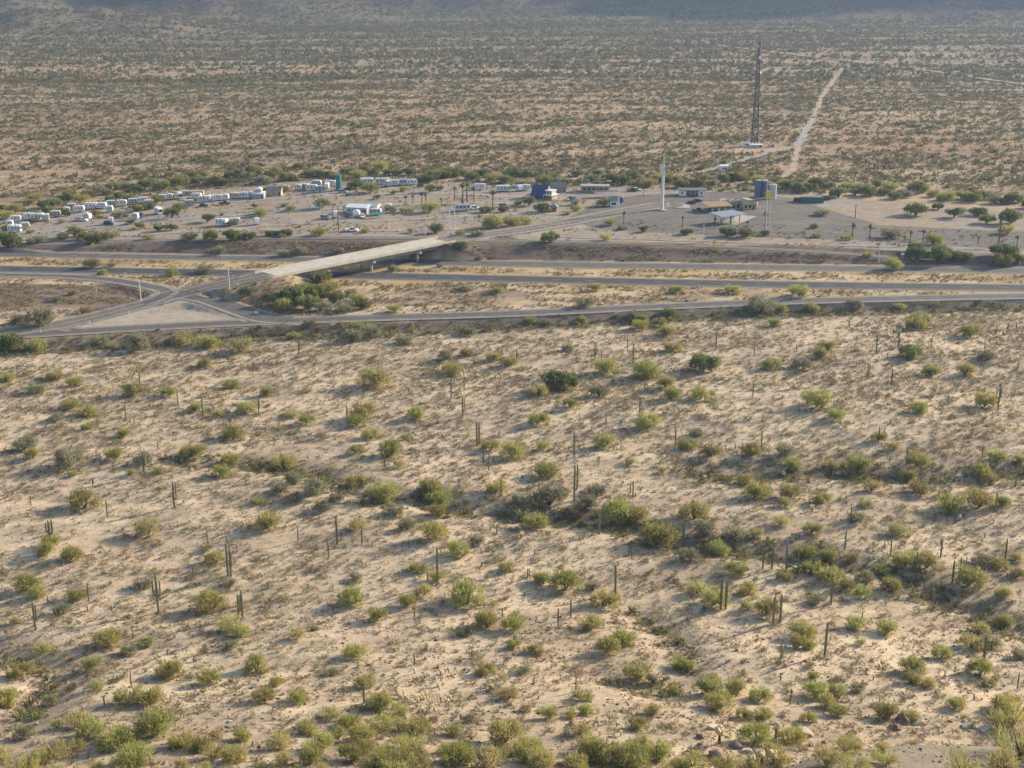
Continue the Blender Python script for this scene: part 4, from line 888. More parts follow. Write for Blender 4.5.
# ------------------------------------------------------------------ vehicles and trailers
def wheel(x, y, r, parent, w=.25):
    t = MB(); t.tube([(x, y-w/2, r), (x, y+w/2, r)], r, 14); o = t.build('wheel', M['black'], parent)
    MB().tube([(x, y-w/2-.012, r), (x, y+w/2+.012, r)], r*.55, 10).build('hub', M['metal'], o)
def win(x0, x1, z0, z1_, y, parent, name='window', mat='glass', t=.03):
    MB().box(((x0+x1)/2, y, (z0+z1_)/2), (x1-x0, t, z1_-z0)).build(name, M[mat], parent)
def win_x(y0, y1, z0, z1_, x, parent, name='window', mat='glass', t=.03):
    MB().box((x, (y0+y1)/2, (z0+z1_)/2), (t, y1-y0, z1_-z0)).build(name, M[mat], parent)
def make_trailer(mat, stripe, L=8.0, fifth=False):
    r = empty('travel_trailer', '', 'trailer'); w = 1.22; h0, h1 = .55, 3.1
    if fifth: prof = [(-L/2, h0), (-L/2, h1), (L/2-.2, h1+.25), (L/2+.3, h1-.2), (L/2+.2, 1.65), (L/2-1.9, 1.55), (L/2-2.1, h0)]
    else: prof = [(-L/2+.05, h0), (-L/2, 1.0), (-L/2+.05, h1-.15), (-L/2+.3, h1), (L/2-.7, h1), (L/2-.2, h1-.4), (L/2, 1.7), (L/2-.05, 1.0), (L/2-.4, h0)]
    m = MB(); m.ext(prof, -w, w); m.build('body', M[mat], r)
    MB().box((-.1, 0, h1+.03+(.12 if fifth else 0)), (L-1.3, 2*w-.12, .07)).build('roof', M['whitemetal'], r)
    MB().box((-.6, 0, h1+.2), (1.0, .75, .34)).build('air_conditioner', M['whitemetal'], r)
    for s in (-1, 1):
        y = s*(w+.012)
        MB().box((-.2, y, 1.25), (L-1.4, .02, .35)).build('stripe', M[stripe], r)
        for a, b in ((-L*.4, -L*.26), (-L*.12, L*.04), (L*.24, L*.34)): win(a, b, 1.75, 2.45, s*(w+.015), r)
        wheel(-.55, s*(w-.14), .36, r); wheel(.35, s*(w-.14), .36, r)
    win(L*.09, L*.18, .75, 2.6, -(w+.015), r, 'door', 'greyp', .04)
    win_x(-.8, .8, 1.8, 2.5, -L/2-.002, r)
    m = MB(); m.tube([(-L*.3, -w-.1, 2.85), (L*.2, -w-.1, 2.85)], .11, 6); m.build('awning', M['greyp'], r)
    if not fifth: MB().tube([(L/2-.3, -.6, .55), (L/2+1.1, 0, .5), (L/2-.3, .6, .55)], .05, 5).build('hitch', M['black'], r)
    return r
def make_motorhome(mat, stripe, L=9.5):
    r = empty('motorhome', '', 'motorhome'); w = 1.25
    m = MB(); m.ext([(-L/2, .5), (-L/2, 3.15), (-L/2+.2, 3.3), (L/2-.5, 3.3), (L/2-.05, 2.9), (L/2, 1.3), (L/2-.1, .55)], -w, w); m.build('body', M[mat], r)
    win_x(-1.05, 1.05, 1.45, 2.6, L/2+.0, r, 'windshield', t=.09)
    for s in (-1, 1):
        y = s*(w+.015); MB().box((0, y, 1.15), (L-.5, .02, .3)).build('stripe', M[stripe], r)
        for a, b in ((-L*.4, -L*.3), (-L*.18, -L*.02), (L*.08, L*.2), (L*.34, L*.46)): win(a, b, 1.75, 2.5, y+s*.004, r)
        wheel(-L*.25, s*(w-.15), .45, r); wheel(L*.33, s*(w-.15), .45, r)
    win(L*.23, L*.31, .7, 2.6, -(w+.02), r, 'door', 'greyp', .04)
    for x in (-L*.25, L*.15): MB().box((x, 0, 3.45), (1.0, .75, .32)).build('air_conditioner', M['whitemetal'], r)
    return r
def make_car(mat, kind='car'):
    r = empty(kind, '', 'car' if kind != 'pickup_truck' else 'pickup truck'); w = .9
    if kind == 'car': body = [(-2.2, .35), (-2.25, .85), (-1.9, .98), (1.0, .95), (2.1, .78), (2.25, .4)]; cab = [(-1.8, .96), (-1.35, 1.42), (.2, 1.45), (1.0, .95)]
    elif kind == 'suv': body = [(-2.3, .4), (-2.35, 1.05), (1.1, 1.08), (2.25, .95), (2.35, .45)]; cab = [(-2.3, 1.05), (-2.1, 1.75), (.4, 1.78), (1.15, 1.07)]
    else: body = [(-2.7, .5), (-2.75, 1.1), (-.7, 1.1), (-.7, 1.08), (1.5, 1.1), (2.6, 1.0), (2.7, .5)]; cab = [(-.7, 1.09), (-.6, 1.78), (.7, 1.8), (1.4, 1.1)]
    m = MB(); m.ext(body, -w, w); m.build('body', M[mat], r)
    m = MB(); m.ext(cab, -w+.1, w-.1); g = m.build('cabin', M['glass'], r)
    x0, x1 = cab[1][0], cab[2][0]; MB().box(((x0+x1)/2, 0, cab[1][1]+.03), (x1-x0, 1.5, .05)).build('roof_panel', M[mat], r)
    for s in (-1, 1):
        wheel(-1.4, s*(w-.08), .34, r, .2); wheel(1.4, s*(w-.08), .34, r, .2)
        MB().box((body[-1][0]-.03, s*.62, .68), (.1, .3, .14)).build('headlight', M['white'], r)
    return r
TT_ = {'w': make_trailer('white', 'greyp'), 'c': make_trailer('cream', 'tanroof', 7.0), 'g': make_trailer('greyp', 'bluesign', 7.6), 'f': make_trailer('white', 'bluetank', 9.6, True),
       'm': make_motorhome('white', 'bluetank'), 'n': make_motorhome('greyp', 'white', 10.2), 's': make_trailer('white', 'teal', 5.2)}
RV = [ # x, y of the base, angle in degrees, kind, label
 (16,222,-12,'w','white travel trailer at the far end of the trailer park among green trees'),(10,227,-6,'s','small white trailer tucked behind the first mesquites of the park'),(15,232,5,'m','white motorhome beside the tree nearest the frontage road at the park end'),
 (25,229,-25,'c','cream trailer standing next to the motorhome at the park end'),(37.5,220,-8,'f','white fifth-wheel trailer backed against dark bushes'),(47,220.5,80,'c','cream trailer seen end-on beside a pale camper'),
 (56,217,-10,'g','grey trailer with dark side parked against the bushes'),(79.5,212,-14,'w','white trailer with dark awning in front of the dense bushes'),(88,219.5,10,'s','small white camper parked alone in the lane'),
 (91.5,209,-4,'f','long white fifth-wheel half hidden behind a round mesquite'),(102,208.5,-6,'w','white trailer joined end to end with the long fifth-wheel'),(111,206.5,-12,'g','grey trailer behind a grey-green tree'),
 (122,206,-14,'w','white trailer last in the sloping first row'),(110,212,0,'s','small white trailer with its roof showing over a grey-green tree'),(111,224,70,'s','short white camper seen from its end beside a dark car'),
 (143,203,-18,'w','bright white trailer under the trees above the long angled motorhome'),(161.5,200.5,-20,'c','cream trailer between two mesquites near the wash'),(180,198.5,75,'m','motorhome parked nose out under the wash trees'),
 (189.5,206,-15,'g','grey trailer with a sloping shadow beside a leafy mesquite'),(204.5,202,-14,'f','white and grey fifth-wheel next to a mesquite'),(218,200.5,0,'w','clean white trailer in the straight middle row'),
 (226,200,2,'s','small white trailer touching the clean white one'),(235.5,198.5,-5,'c','cream trailer of the middle row beside a white one'),(244,198,0,'w','white trailer of the middle row with dark windows'),
 (251.5,197.5,0,'s','short trailer squeezed beside the two-tier grey cabin'),(158.7,214,62,'m','long white motorhome parked at an angle with a shaded rear'),(135.5,219.5,0,'s','small white box trailer beside a dark blue truck'),
 (222,225.5,35,'f','white fifth-wheel between two spreading mesquites'),(235,224.5,-20,'w','white trailer behind the small mesquite near the highway'),(257,224.5,75,'s','lone small white trailer seen end-on near the highway'),
 (298.5,190,0,'s','small white-roofed trailer east of the big green tree'),(312,190.5,0,'w','white trailer in the row leading to the teal tank'),(320.5,191.8,0,'g','low grey trailer in the row leading to the teal tank'),
 (327,189,80,'f','tall white fifth-wheel seen end-on just before the teal tank'),(331,186,0,'w','white trailer behind the teal tank'),(317,186,0,'c','cream trailer behind the row near the teal tank'),
 (367,184,0,'m','big white motorhome east of the teal tank'),(382,184,-8,'f','white fifth-wheel next to the big motorhome'),(388,186.5,80,'g','grey trailer end-on in the row east of the teal tank'),
 (394,185.5,-6,'w','white trailer with grey stripe, third past the big motorhome'),(403,185,-4,'n','grey and white motorhome in the row near the wash'),(412,185,-4,'w','white trailer closing the row near the wash'),
 (336,217.5,80,'w','white trailer beside the tall wooden pole'),(319,209,0,'s','small white camper under a grey-green tree'),(376,215,15,'g','trailer with teal awning at the cluster of sheds'),(388,210,0,'s','little white trailer past the cluster of sheds'),
 (480.5,189.5,-10,'w','lone white trailer near the tall palm pair'),(503,191.5,-10,'m','white motorhome beside a bright green tree'),(525,190.5,-4,'w','white trailer next to the blue A-frame house'),(519,191,60,'s','small trailer at the shoulder of the blue A-frame house'),
 (30,219.5,-20,'w','white trailer in the gap before the fifth-wheel at the dark bushes'),(67,213.5,-10,'s','small white trailer between the grey trailer and the awning trailer'),(133,204.5,-15,'g','grey trailer under the trees linking the two halves of the back row'),(170,199.5,-12,'s','small white trailer just west of the nose-out motorhome'),(197,199,-8,'w','white trailer behind the one with the sloping shadow'),(211,201,-6,'s','short white trailer tucked against the two-tone fifth-wheel'),(286,191,0,'s','small white trailer between the tan cabin and the green tree'),(305,189.5,-4,'g','grey trailer between the white-roofed trailers by the big green tree'),(148,206,-15,'c','cream trailer half under the trees above the angled motorhome'),(72,209.5,-10,'c','cream trailer at the bushes behind the awning trailer'),
 (462,211,-2,'n','long grey and white motorhome alone on the open gravel')]
ZT = lambda px, py: G(px, py)
for px, py, ang, k, lab in RV:
    proto_or_copy(TT_[k], lab, ZT(px, py), math.radians(-ang+rng.uniform(-9, 9)), (.66 if px < 255 else .78, .95, 1.05), 'trailers and motorhomes in the park' )
CAR = {'d': make_car('darkcar'), 'w': make_car('white'), 'p': make_car('darkcar', 'pickup_truck'), 'q': make_car('white', 'pickup_truck'), 's': make_car('greyp', 'suv'), 'b': make_car('blueroof', 'suv')}
for px, py, ang, k, lab in [(691.5,203.8,-15,'d','dark blue sedan by the tan roofed station'),(697.5,201.8,-20,'d','black sedan just behind the dark blue one at the station'),(698,211.5,10,'p','dark pickup under the edge of the station roof'),
  (632,191.5,0,'p','black pickup at the back edge of the paved lot'),(637,190.8,0,'w','white car nosing against the black pickup on the lot'),(348,216.5,70,'d','dark car parked beside the sheds of the park'),
  (326,219,20,'s','grey car near the tall wooden pole'),(141,217.5,80,'b','blue truck parked beside the small box trailer'),(109.5,225,10,'b','dark blue car in front of the end-on camper'),
  (504,207,0,'s','grey car behind the low dark bush'),(474,209.5,0,'q','white pickup in front of the long grey motorhome'),(363,217.5,85,'w','white car beside the cluster of sheds'),(352,231.5,5,'q','white pickup at the edge of the frontage road'),
  (83,221,10,'w','white car parked in the lane near the small camper'),(204,206.5,0,'d','dark car in front of the middle row of trailers'),(225,204.5,0,'p','dark pickup below the clean white trailer'),
  (343,193,0,'s','grey car at the foot of the teal tank')]:
    proto_or_copy(CAR[k], lab, ZT(px, py), math.radians(-ang), 1.15, 'cars and pickups around the travel stop')

# ------------------------------------------------------------------ buildings
def at(o, px, py, ang=0, sc=1.0):
    o.location = G(px, py); o.rotation_euler = (0, 0, math.radians(ang)); o.scale = (sc,)*3; return o
def gable(o, L, D, h, rh, wall, roof, over=.4, windows=3, door=True):
    m = MB(); m.xt([(-D/2, -.3), (D/2, -.3), (D/2, h), (0, h+rh), (-D/2, h)], -L/2, L/2); m.build('wall', M[wall], o)
    k = rh/(D/2); m = MB()
    for s in (-1, 1):
        y = s*(D/2+over); z = h-over*k
        m.xt([(0, h+rh+.05), (y, z+.05), (y, z+.2), (0, h+rh+.22)], -L/2-over, L/2+over)
    m.build('roof', M[roof], o)
    for i in range(windows):
        x = -L/2+(i+.5)*L/windows
        f = MB(); f.box((x, -D/2-.02, h*.56), (L/windows*.42, .06, h*.36)); f = f.build('window', M['white'], o)
        MB().box((x, -D/2-.055, h*.56), (L/windows*.36, .03, h*.28)).build('pane', M['glass'], f)
    if door: win(L/2-1.5, L/2-.6, 0, 2.1, -D/2-.03, o, 'door', 'brownroof', .06)
# blue A-frame house with white deck annex
o = empty('a_frame_house', 'steep blue A-frame house with white gable and two-storey white deck', 'house')
m = MB(); m.xt([(-3.9, 0), (3.9, 0), (0, 7.4)], -5, 5); m.build('wall', M['cream'], o)
m = MB()
for s in (-1, 1): m.xt([(0, 7.55), (s*4.35, -.1+.05), (s*4.6, .1), (0, 7.85)], -5.8, 5.7)
m.build('roof', M['blueroof'], o)
for x, h in ((5.72, 0),):
    for s in (-1, 1):
        m = MB(); m.tube([(x+.1, 0, 7.75), (x+.1, s*4.5, .1)], .22, 4); m.build('gable_trim', M['whitemetal'], o)
win_x(-1.6, 1.6, 1.0, 4.4, 5.04, o, 'window', 'glass', .08); win_x(-.6, .6, 4.9, 5.9, 5.05, o, 'window', 'glass', .08)
m = MB(); m.box((8.0, -1.0, 1.4), (5.2, 7.0, 2.8)); m.build('annex', M['stucco'], o)
m = MB(); m.box((8.2, -1.4, 2.95), (7.0, 9.0, .3)); m.build('deck', M['whitemetal'], o)
m = MB(); m.box((7.8, -.8, 4.3), (4.4, 5.6, 2.4)); m.build('upper_room', M['cream'], o)
m = MB(); m.box((7.9, -.9, 5.65), (5.4, 6.6, .3)); m.build('deck_roof', M['whitemetal'], o)
for x in (5.6, 7.4, 9.2): win(x-.5, x+.5, 3.7, 4.9, -3.63, o)
for x in (5.6, 7.4, 9.2): win(x-.5, x+.5, .8, 2.2, -4.53, o)
for x in (5.0, 11.4):
    MB().tube([(x, -5.7, 0), (x, -5.7, 2.85)], .12, 6).build('post', M['whitemetal'], o)
MB().box((-3, -6.2, 2.1), (7, 3.4, .22)).build('porch_roof', M['blueroof'], o)
for x in (-6, -3, 0): MB().tube([(x, -7.5, 0), (x, -7.5, 2.0)], .1, 6).build('post', M['whitemetal'], o)
at(o, 541, 197.5, -32, .85)
o = empty('house', 'grey-green gabled house standing behind the blue A-frame', 'house'); gable(o, 8.6, 7, 2.9, 2.4, 'olivewall', 'greenroof'); at(o, 558, 191.5, 5)
o = empty('garden_hut', 'small hut with pale pyramid roof beside the dark palm', 'hut'); 
def hut(o):
    m = MB(); m.box((0, 0, 1.1), (3.2, 3.2, 2.2)); m.build('wall', M['stucco'], o)
    MB().add([(-2.3,-2.3,2.15),(2.3,-2.3,2.15),(2.3,2.3,2.15),(-2.3,2.3,2.15),(0,0,4.0)], [(0,1,4),(1,2,4),(2,3,4),(3,0,4),(3,2,1,0)]).build('roof', M['greyroof'], o)
    win(-.5, .4, 0, 1.9, -1.63, o, 'door', 'brownroof'); win(.7, 1.3, 1, 1.7, -1.63, o)
hut(o); at(o, 574.5, 205, 10)
o = empty('garden_hut', 'small grey-roofed hut in front of the A-frame next to the round tree', 'hut'); hut(o); at(o, 554, 211, -5)
o = empty('long_building', 'long tan building with flat pale roof behind the travel stop', 'building')
MB().box((0, 0, 1.7), (15.5, 6, 3.4)).build('wall', M['olivewall'], o); MB().box((0, 0, 3.5), (16.2, 6.8, .28)).build('roof', M['slab'], o)
for x in (-6, -3.4, -.8, 3.4, 6): win(x-.7, x+.7, 1.3, 2.5, -3.02, o)
win(1.0, 2.0, 0, 2.2, -3.03, o, 'door', 'brownroof'); win_x(-1, 1, 0, 2.4, 7.77, o, 'door', 'white')
at(o, 595, 191.5, -2)
o = empty('car_canopy', 'low dark red flat canopy with white fascia on thin posts', 'canopy')
MB().box((0, 0, 2.9), (14, 5, .22)).build('roof', M['redroof'], o)
for y in (-2.56, 2.56): MB().box((0, y, 2.88), (14.2, .1, .5)).build('fascia', M['white'], o)
for x in (-6, -2, 2, 6):
    for y in (-2.2, 2.2): MB().tube([(x, y, 0), (x, y, 2.8)], .1, 6).build('post', M['whitemetal'], o)
at(o, 606, 197, 12)
o = empty('wedge_kiosk', 'small white kiosk with steep blue and white wedge panel', 'kiosk')
MB().box((0, 0, 1.5), (4, 4, 3)).build('wall', M['white'], o)
m = MB(); m.xt([(-2.3, 2.9), (2.3, 2.9), (0, 5.2)], -2.3, 2.3); m.build('roof', M['greyroof'], o)
m = MB(); m.ext([(2.4, 0), (5.6, 2.4), (4.6, 4.6), (2.4, 5.2)], -.25, .1); m.build('sign_panel', M['bluesign'], o)
m = MB(); m.ext([(2.5, 0), (3.6, 1), (3.3, 4.8), (2.5, 5.1)], -.4, -.28); m.build('sign_panel', M['white'], o)
win(-1.2, 1.2, .9, 2.2, -2.02, o); at(o, 613, 206, 6)
o = empty('service_building', 'white building with grey-green roof and open dark middle bay', 'building')
for x in (-6.2, 6.0): MB().box((x, 0, 1.7), (4.4 if x < 0 else 4.8, 7, 3.4)).build('wall', M['white'], o)
MB().box((0, 3.2, 1.7), (8, .4, 3.4)).build('back_wall', M['cream'], o)
m = MB(); m.xt([(-4.3, 3.42), (4.2, 3.42), (4.2, 3.7), (.5, 4.7), (-4.3, 3.75)], -9, 9); m.build('roof', M['greenroof'], o)
win(-7.2, -6.2, 1.2, 2.4, -3.53, o); win(5, 6.2, 1.2, 2.4, -3.53, o)
for x in (-1.5, 1.5): MB().tube([(x, -3.3, 0), (x, -3.3, 3.45)], .14, 6).build('post', M['white'], o)
at(o, 692, 195, -2, .86)
# station with tan canopy, brown block and stone front
o = empty('station_building', 'low travel station with tan canopy roof, brown flat roofs and beige stone front', 'building')
MB().box((4.5, 3.0, 1.9), (19, 9, 3.8)).build('wall', M['stucco'], o)
MB().box((4.5, 3.0, 3.95), (20, 10, .3)).build('roof', M['brownroof'], o)
MB().box((2.0, 5.0, 4.5), (4, 3, .9)).build('roof_unit', M['greyp'], o)
for x, y in ((-1, 3), (5, 2), (7.5, 4.4), (9.5, 1.5), (11.5, 4)): MB().box((x, y, 4.4), (1.3, 1.0, .7)).build('air_conditioner', M['whitemetal'], o)
m = MB(); m.xt([(-7.5, 3.2), (2.5, 4.35), (2.5, 4.65), (-7.5, 3.5)], -13.5, 1.5); m.build('canopy_roof', M['tanroof'], o)
m = MB(); m.box((-6, -7.6, 3.28), (15.1, .18, .55)); m.build('fascia', M['stucco'], o)
for x in (-13, -8.5, -3.5, 1.2): MB().tube([(x, -7.0, 0), (x, -7.0, 3.3)], .22, 8).build('post', M['brownroof'], o)
m = MB(); m.ext([(9.5, 0), (9.5, 3.8), (12, 5.5), (16, 5.5), (18.2, 3.7), (18.2, 0)], -4.5, 3); m.build('stone_front', M['stone'], o)
MB().box((19.6, 1, 1.5), (2.6, 4, 3.0)).build('side_room', M['white'], o)
for x in (-1.5, 1.8, 5.2, 8): win(x-.9, x+.9, .8, 2.8, -1.53, o)
for x in (11.4, 14): win(x-.8, x+.8, .9, 2.6, -4.53, o)
win(15.6, 16.8, 0, 2.4, -4.53, o, 'door')
for k, x in enumerate((-9.5, -5.5, -2)):
    MB().box((x, -4.6, .85), (.9, .6, 1.7)).build('fuel_pump', M['white'], o)
at(o, 724, 209.5, 18, .92)
o = empty('fuel_canopy', 'pale blue-grey sloping fuel canopy on tall posts over a concrete pad', 'canopy')
m = MB(); m.xt([(-4.6, 4.4), (4.6, 4.9), (4.6, 5.35), (-4.6, 4.85)], -8.5, 8.5); m.build('roof', M['skyroof'], o)
for y, zz in ((-4.7, 4.62), (4.7, 5.12)): MB().box((0, y, zz), (17.2, .14, .7)).build('fascia', M['white'], o)
for x in (-6.5, 0, 6.5):
    for y in (-2.6, 2.6): MB().tube([(x, y, 0), (x, y, 4.6)], .24, 8).build('post', M['brownroof'], o)
for x in (-3.5, 3.5):
    MB().box((x, 0, .12), (4.4, 1.4, .24)).build('island', M['slab'], o)
    for dx in (-1, 1): MB().box((x+dx, 0, 1.05), (.8, .55, 1.7)).build('fuel_pump', M['white'], o)
fx, fy, fz = G(727, 222.5); o.location = (fx, fy, fz); o.rotation_euler = (0, 0, math.radians(32)); o.scale = (.92,)*3
m = MB(); q = [G(a, b) for a, b in ((722,222),(736,225),(757,216.5),(741,215))]; m.add([(a, b, c+.06) for a, b, c in q], [(0,1,2,3)]); struct(m.build('concrete_pad', M['slab']))
m = MB(); q = [G(a, b) for a, b in ((668,203),(664,207.5),(690,208),(689,203.5))]; m.add([(a, b, c+.05) for a, b, c in q], [(0,1,2,3)]); struct(m.build('concrete_pad', M['slab']))
# tanks
def tank(px, py, r, h, mat, lab, lad=True, square=False):
    o = empty('water_tank', lab, 'tank')
    m = MB(); m.tube([(0,0,.05), (0,0,h)], r, 28); m.build('shell', M[mat], o)
    m = MB(); m.tube([(0,0,h), (0,0,h+.12), (0,0,h+.5)], [r*1.03, r*1.03, .15], 28); m.build('roof', M['galv'] if mat != 'teal' else M['teal'], o)
    m = MB(); m.tube([(0,0,-.1), (0,0,.2)], r*1.12, 28); m.build('base', M['slab'], o)
    m = MB()
    for s in (-.22, .22): m.tube([(r+.15, s, 0), (r+.15, s, h+.6)], .04, 4)
    for k in range(int(h/.4)): m.tube([(r+.15, -.22, .3+k*.4), (r+.15, .22, .3+k*.4)], .025, 4)
    m.build('ladder', M['galv'], o)
    for k in range(1, 5): MB().tube([(0,0,h*k/5-.06), (0,0,h*k/5+.06)], r+.035, 28).build('hoop', M[mat], o)
    at(o, px, py, -60); return o
tank(339, 190.5, 1.7, 8.6, 'teal', 'tall slim teal water tank rising over the trailers')
tank(757.3, 197, 1.75, 9.2, 'bluetank', 'tall blue-grey water tank, first of the pair beside the lot')
tank(763.8, 197, 1.75, 9.0, 'bluetank', 'tall blue-grey water tank standing against the pale tank')
tank(772.3, 198.5, 2.0, 7.6, 'paletank', 'pale whitish water tank, stoutest of the three by the lot')
# sheds, container, cabins
def shed(name, px, py, L, D, h, wall, roof, lab, cat, ang=0, rh=.8, wn_=2):
    o = empty(name, lab, cat); gable(o, L, D, h, rh, wall, roof, .25, wn_); at(o, px, py, ang); return o
o = empty('cabin', 'two-tier grey cabin with white upper roof in the trailer row', 'cabin')
gable(o, 6.4, 6, 2.8, .9, 'greyp', 'white', .35, 3)
m = MB(); m.box((0, 0, 4.2), (3.4, 3.4, 1.8)); m.build('upper_wall', M['greyp'], o); MB().add([(-2.2,-2.2,5.05),(2.2,-2.2,5.05),(2.2,2.2,5.05),(-2.2,2.2,5.05),(0,0,6.2)], [(0,1,4),(1,2,4),(2,3,4),(3,0,4),(3,2,1,0)]).build('upper_roof', M['white'], o); at(o, 259, 198, 0)
shed('cabin', 275, 195, 7.8, 6, 2.7, 'stucco', 'greyroof', 'tan cabin with grey gabled roof next to the big green tree', 'cabin', 0, 2.0, 3)
shed('workshop', 359, 212.5, 11, 8, 3.2, 'greyp', 'white', 'wide white-roofed workshop among the sheds of the park', 'building', -12, 1.1, 3)
shed('shed', 374, 211, 6, 5, 3.0, 'cream', 'white', 'white-roofed shed beside the teal awning', 'shed', -20, 1.2, 2)
o = empty('propane_tank', 'round white gas tank in front of the wide workshop', 'tank')
m = MB(); m.tube([(-2.0,0,2.1),(-1.8,0,2.1),(-1.2,0,2.1),(0,0,2.1),(1.2,0,2.1),(1.8,0,2.1),(2.0,0,2.1)], [.3,1.2,1.75,1.9,1.75,1.2,.3], 18); m.build('shell', M['white'], o, True)
for x in (-1, 1): MB().box((x, 0, .4), (.3, 2, .9)).build('saddle', M['concrete'], o)
at(o, 356.6, 217, 0, .95)
o = empty('teal_awning', 'low teal awning on posts beside the grey trailer', 'awning')
m = MB(); m.xt([(-2, 2.0), (2, 2.5), (2, 2.6), (-2, 2.1)], -3.2, 3.2); m.build('canvas', M['teal'], o)
for x in (-3, 3):
    for y, h in ((-1.9, 2.0), (1.9, 2.45)): MB().tube([(x, y, 0), (x, y, h)], .07, 5).build('post', M['galv'], o)
at(o, 378.5, 218, 5)
def container(px, py, L, mat, lab, h=2.6, ang=0):
    o = empty('shipping_container', lab, 'container')
    m = MB(); prof = []
    n = int(L/.3)
    for i in range(n+1): prof.append((-L/2+i*L/n, -1.22+(.06 if i % 2 else 0)))
    prof += [(L/2-i*L/n, 1.22-(.06 if i % 2 else 0)) for i in range(n+1)]
    k = len(prof); m.add([(x, y, .1) for x, y in prof]+[(x, y, h) for x, y in prof], [tuple(range(k))[::-1], tuple(range(k, 2*k))]+[(i, (i+1) % k, (i+1) % k+k, i+k) for i in range(k)]); m.build('shell', M[mat], o)
    for s in (-1, 1): MB().box((L/2+.05, s*.6, h/2+.05), (.06, 1.12, h-.25)).build('door', M[mat], o)
    m = MB()
    for a in (-1, 1):
        for b in (-1, 1): m.box((a*L/2, b*1.2, h/2+.05), (.16, .16, h))
    m.build('corner_posts', M[mat], o); at(o, px, py, ang); return o
container(812, 202.5, 12, 'tealdark', 'long green container at the back edge of the paved lot', 3.0, -3)
container(799, 201.5, 5.5, 'brownroof', 'dark brown container at the near end of the green one', 2.2, -2)
container(825.6, 200, 4, 'brownroof', 'short dark bin past the far end of the green container', 2.4, -4)
container(279, 235, 12, 'tealdark', 'low green container half hidden in bushes by the frontage road', 2.0, 0)
shed('equipment_hut', 745.5, 146.5, 5, 4, 2.7, 'white', 'white', 'white hut at the foot of the lattice tower, on the access road side', 'hut', 0, .6, 1)
shed('equipment_hut', 756, 147.5, 8, 4, 2.0, 'cream', 'white', 'long low white hut directly under the lattice tower', 'hut', 0, .5, 2)
shed('equipment_hut', 771, 147, 4, 3.4, 1.8, 'cream', 'slab', 'tiny pale hut on the dirt road side of the lattice tower', 'hut', 0, .4, 1)
shed('equipment_hut', 723, 170.5, 5.2, 4.2, 3.0, 'white', 'white', 'white box hut standing alone on the access road below the tower', 'hut', 5, .4, 1)
shed('shed', 193, 194.5, 12, 3, 2.0, 'stucco', 'cream', 'long low beige shed roof at the edge of the wash trees', 'shed', 2, .3, 2)

# ------------------------------------------------------------------ lattice tower
tx, ty_, tz = G(753.5, 146); TH = (146-51)/px_per_m(tx, ty_, tz)/cP
o = empty('lattice_tower', 'tall grey three-legged lattice tower rising over the plain', 'tower'); o.location = (tx, ty_, tz)
def tri(h):
    r = 2.1*(1-h/TH)+.75
    return [Vector((r*math.cos(a), r*math.sin(a), h)) for a in (math.pi/2+.3, math.pi*7/6+.3, math.pi*11/6+.3)]
for k in range(3): MB().tube([tri(0)[k], tri(TH*.5)[k], tri(TH)[k]], [.5, .42, .34], 6).build('leg', M['lattice'], o)
m = MB(); nb_ = 20; hs = [TH*(1-(1-i/nb_)**1.25) for i in range(nb_+1)]
for i in range(nb_):
    a, b = tri(hs[i]), tri(hs[i+1])
    for k in range(3):
        m.tube([a[k], b[(k+1) % 3]], .22, 4); m.tube([b[k], a[(k+1) % 3]], .22, 4); m.tube([b[k], b[(k+1) % 3]], .2, 4)
m.build('bracing', M['lattice'], o)
for z_, a in ((TH*.97, .4), (TH*.97, 2.2), (TH*.97, 4.4), (TH*.93, 1.2), (TH*.93, 5.3)):
    MB().box((1.5*math.cos(a), 1.5*math.sin(a), z_), (.45, .45, 2.2), a).build('antenna_panel', M['galv'], o)
for z_, a in ((TH*.86, -1.2), (TH*.72, -.4)):
    c = Vector((1.5*math.cos(a), 1.5*math.sin(a), z_)); d = Vector((math.cos(a), math.sin(a), 0)); MB().tube([c, c+d*.3, c+d*.7], [.35, .95, 1.05], 16).build('dish', M['white'], o)
MB().tube([(0,0,TH), (0,0,TH+3)], .07, 5).build('lightning_rod', M['lattice'], o)

# ------------------------------------------------------------------ poles and signs
def hgt_m(px, ty, by_): x, y, z = G(px, by_); return (x, y, z), (by_-ty)/px_per_m(x, y, z)/cP
loc, h = hgt_m(661.8, 153, 210)
o = empty('high_rise_sign', 'very tall white sign pole with narrow panel high over the paved lot', 'sign'); o.location = loc
MB().tube([(0,0,0), (0,0,h*.45), (0,0,h*.75)], [.95,.8,.6], 12).build('pole', M['whitemetal'], o)
MB().tube([(0,0,h*.75), (0,0,h*.97)], [.5,.22], 10).build('mast', M['cream'], o)
MB().box((0, 0, h*.66), (2.0, .5, 5.2)).build('sign_panel', M['white'], o)
MB().box((.15, -.27, h*.69), (1.1, .04, 1.6)).build('sign_face', M['bluesign'], o)
MB().box((0, 0, h*.97), (1.0, .5, .9)).build('beacon', M['red'], o)
MB().tube([(0,0,-.1), (0,0,.35)], 2.2, 14).build('base', M['slab'], o)
loc, h = hgt_m(765.3, 192, 234)
o = empty('pole_sign', 'tall pale pole sign carrying a square yellow board', 'sign'); o.location = loc
MB().tube([(0,0,0), (0,0,h)], [.32,.2], 10).build('pole', M['whitemetal'], o)
MB().box((.4, -.1, h-2.4), (2.7, .45, 3.2)).build('sign_board', M['yellow'], o)
MB().box((.4, -.345, h-2.5), (2.6, .03, 1.6)).build('sign_band', M['red'], o) if False else None
loc, h = hgt_m(768.5, 200, 233)
o = empty('light_pole', 'cream pole standing against the yellow board sign', 'pole'); o.location = loc
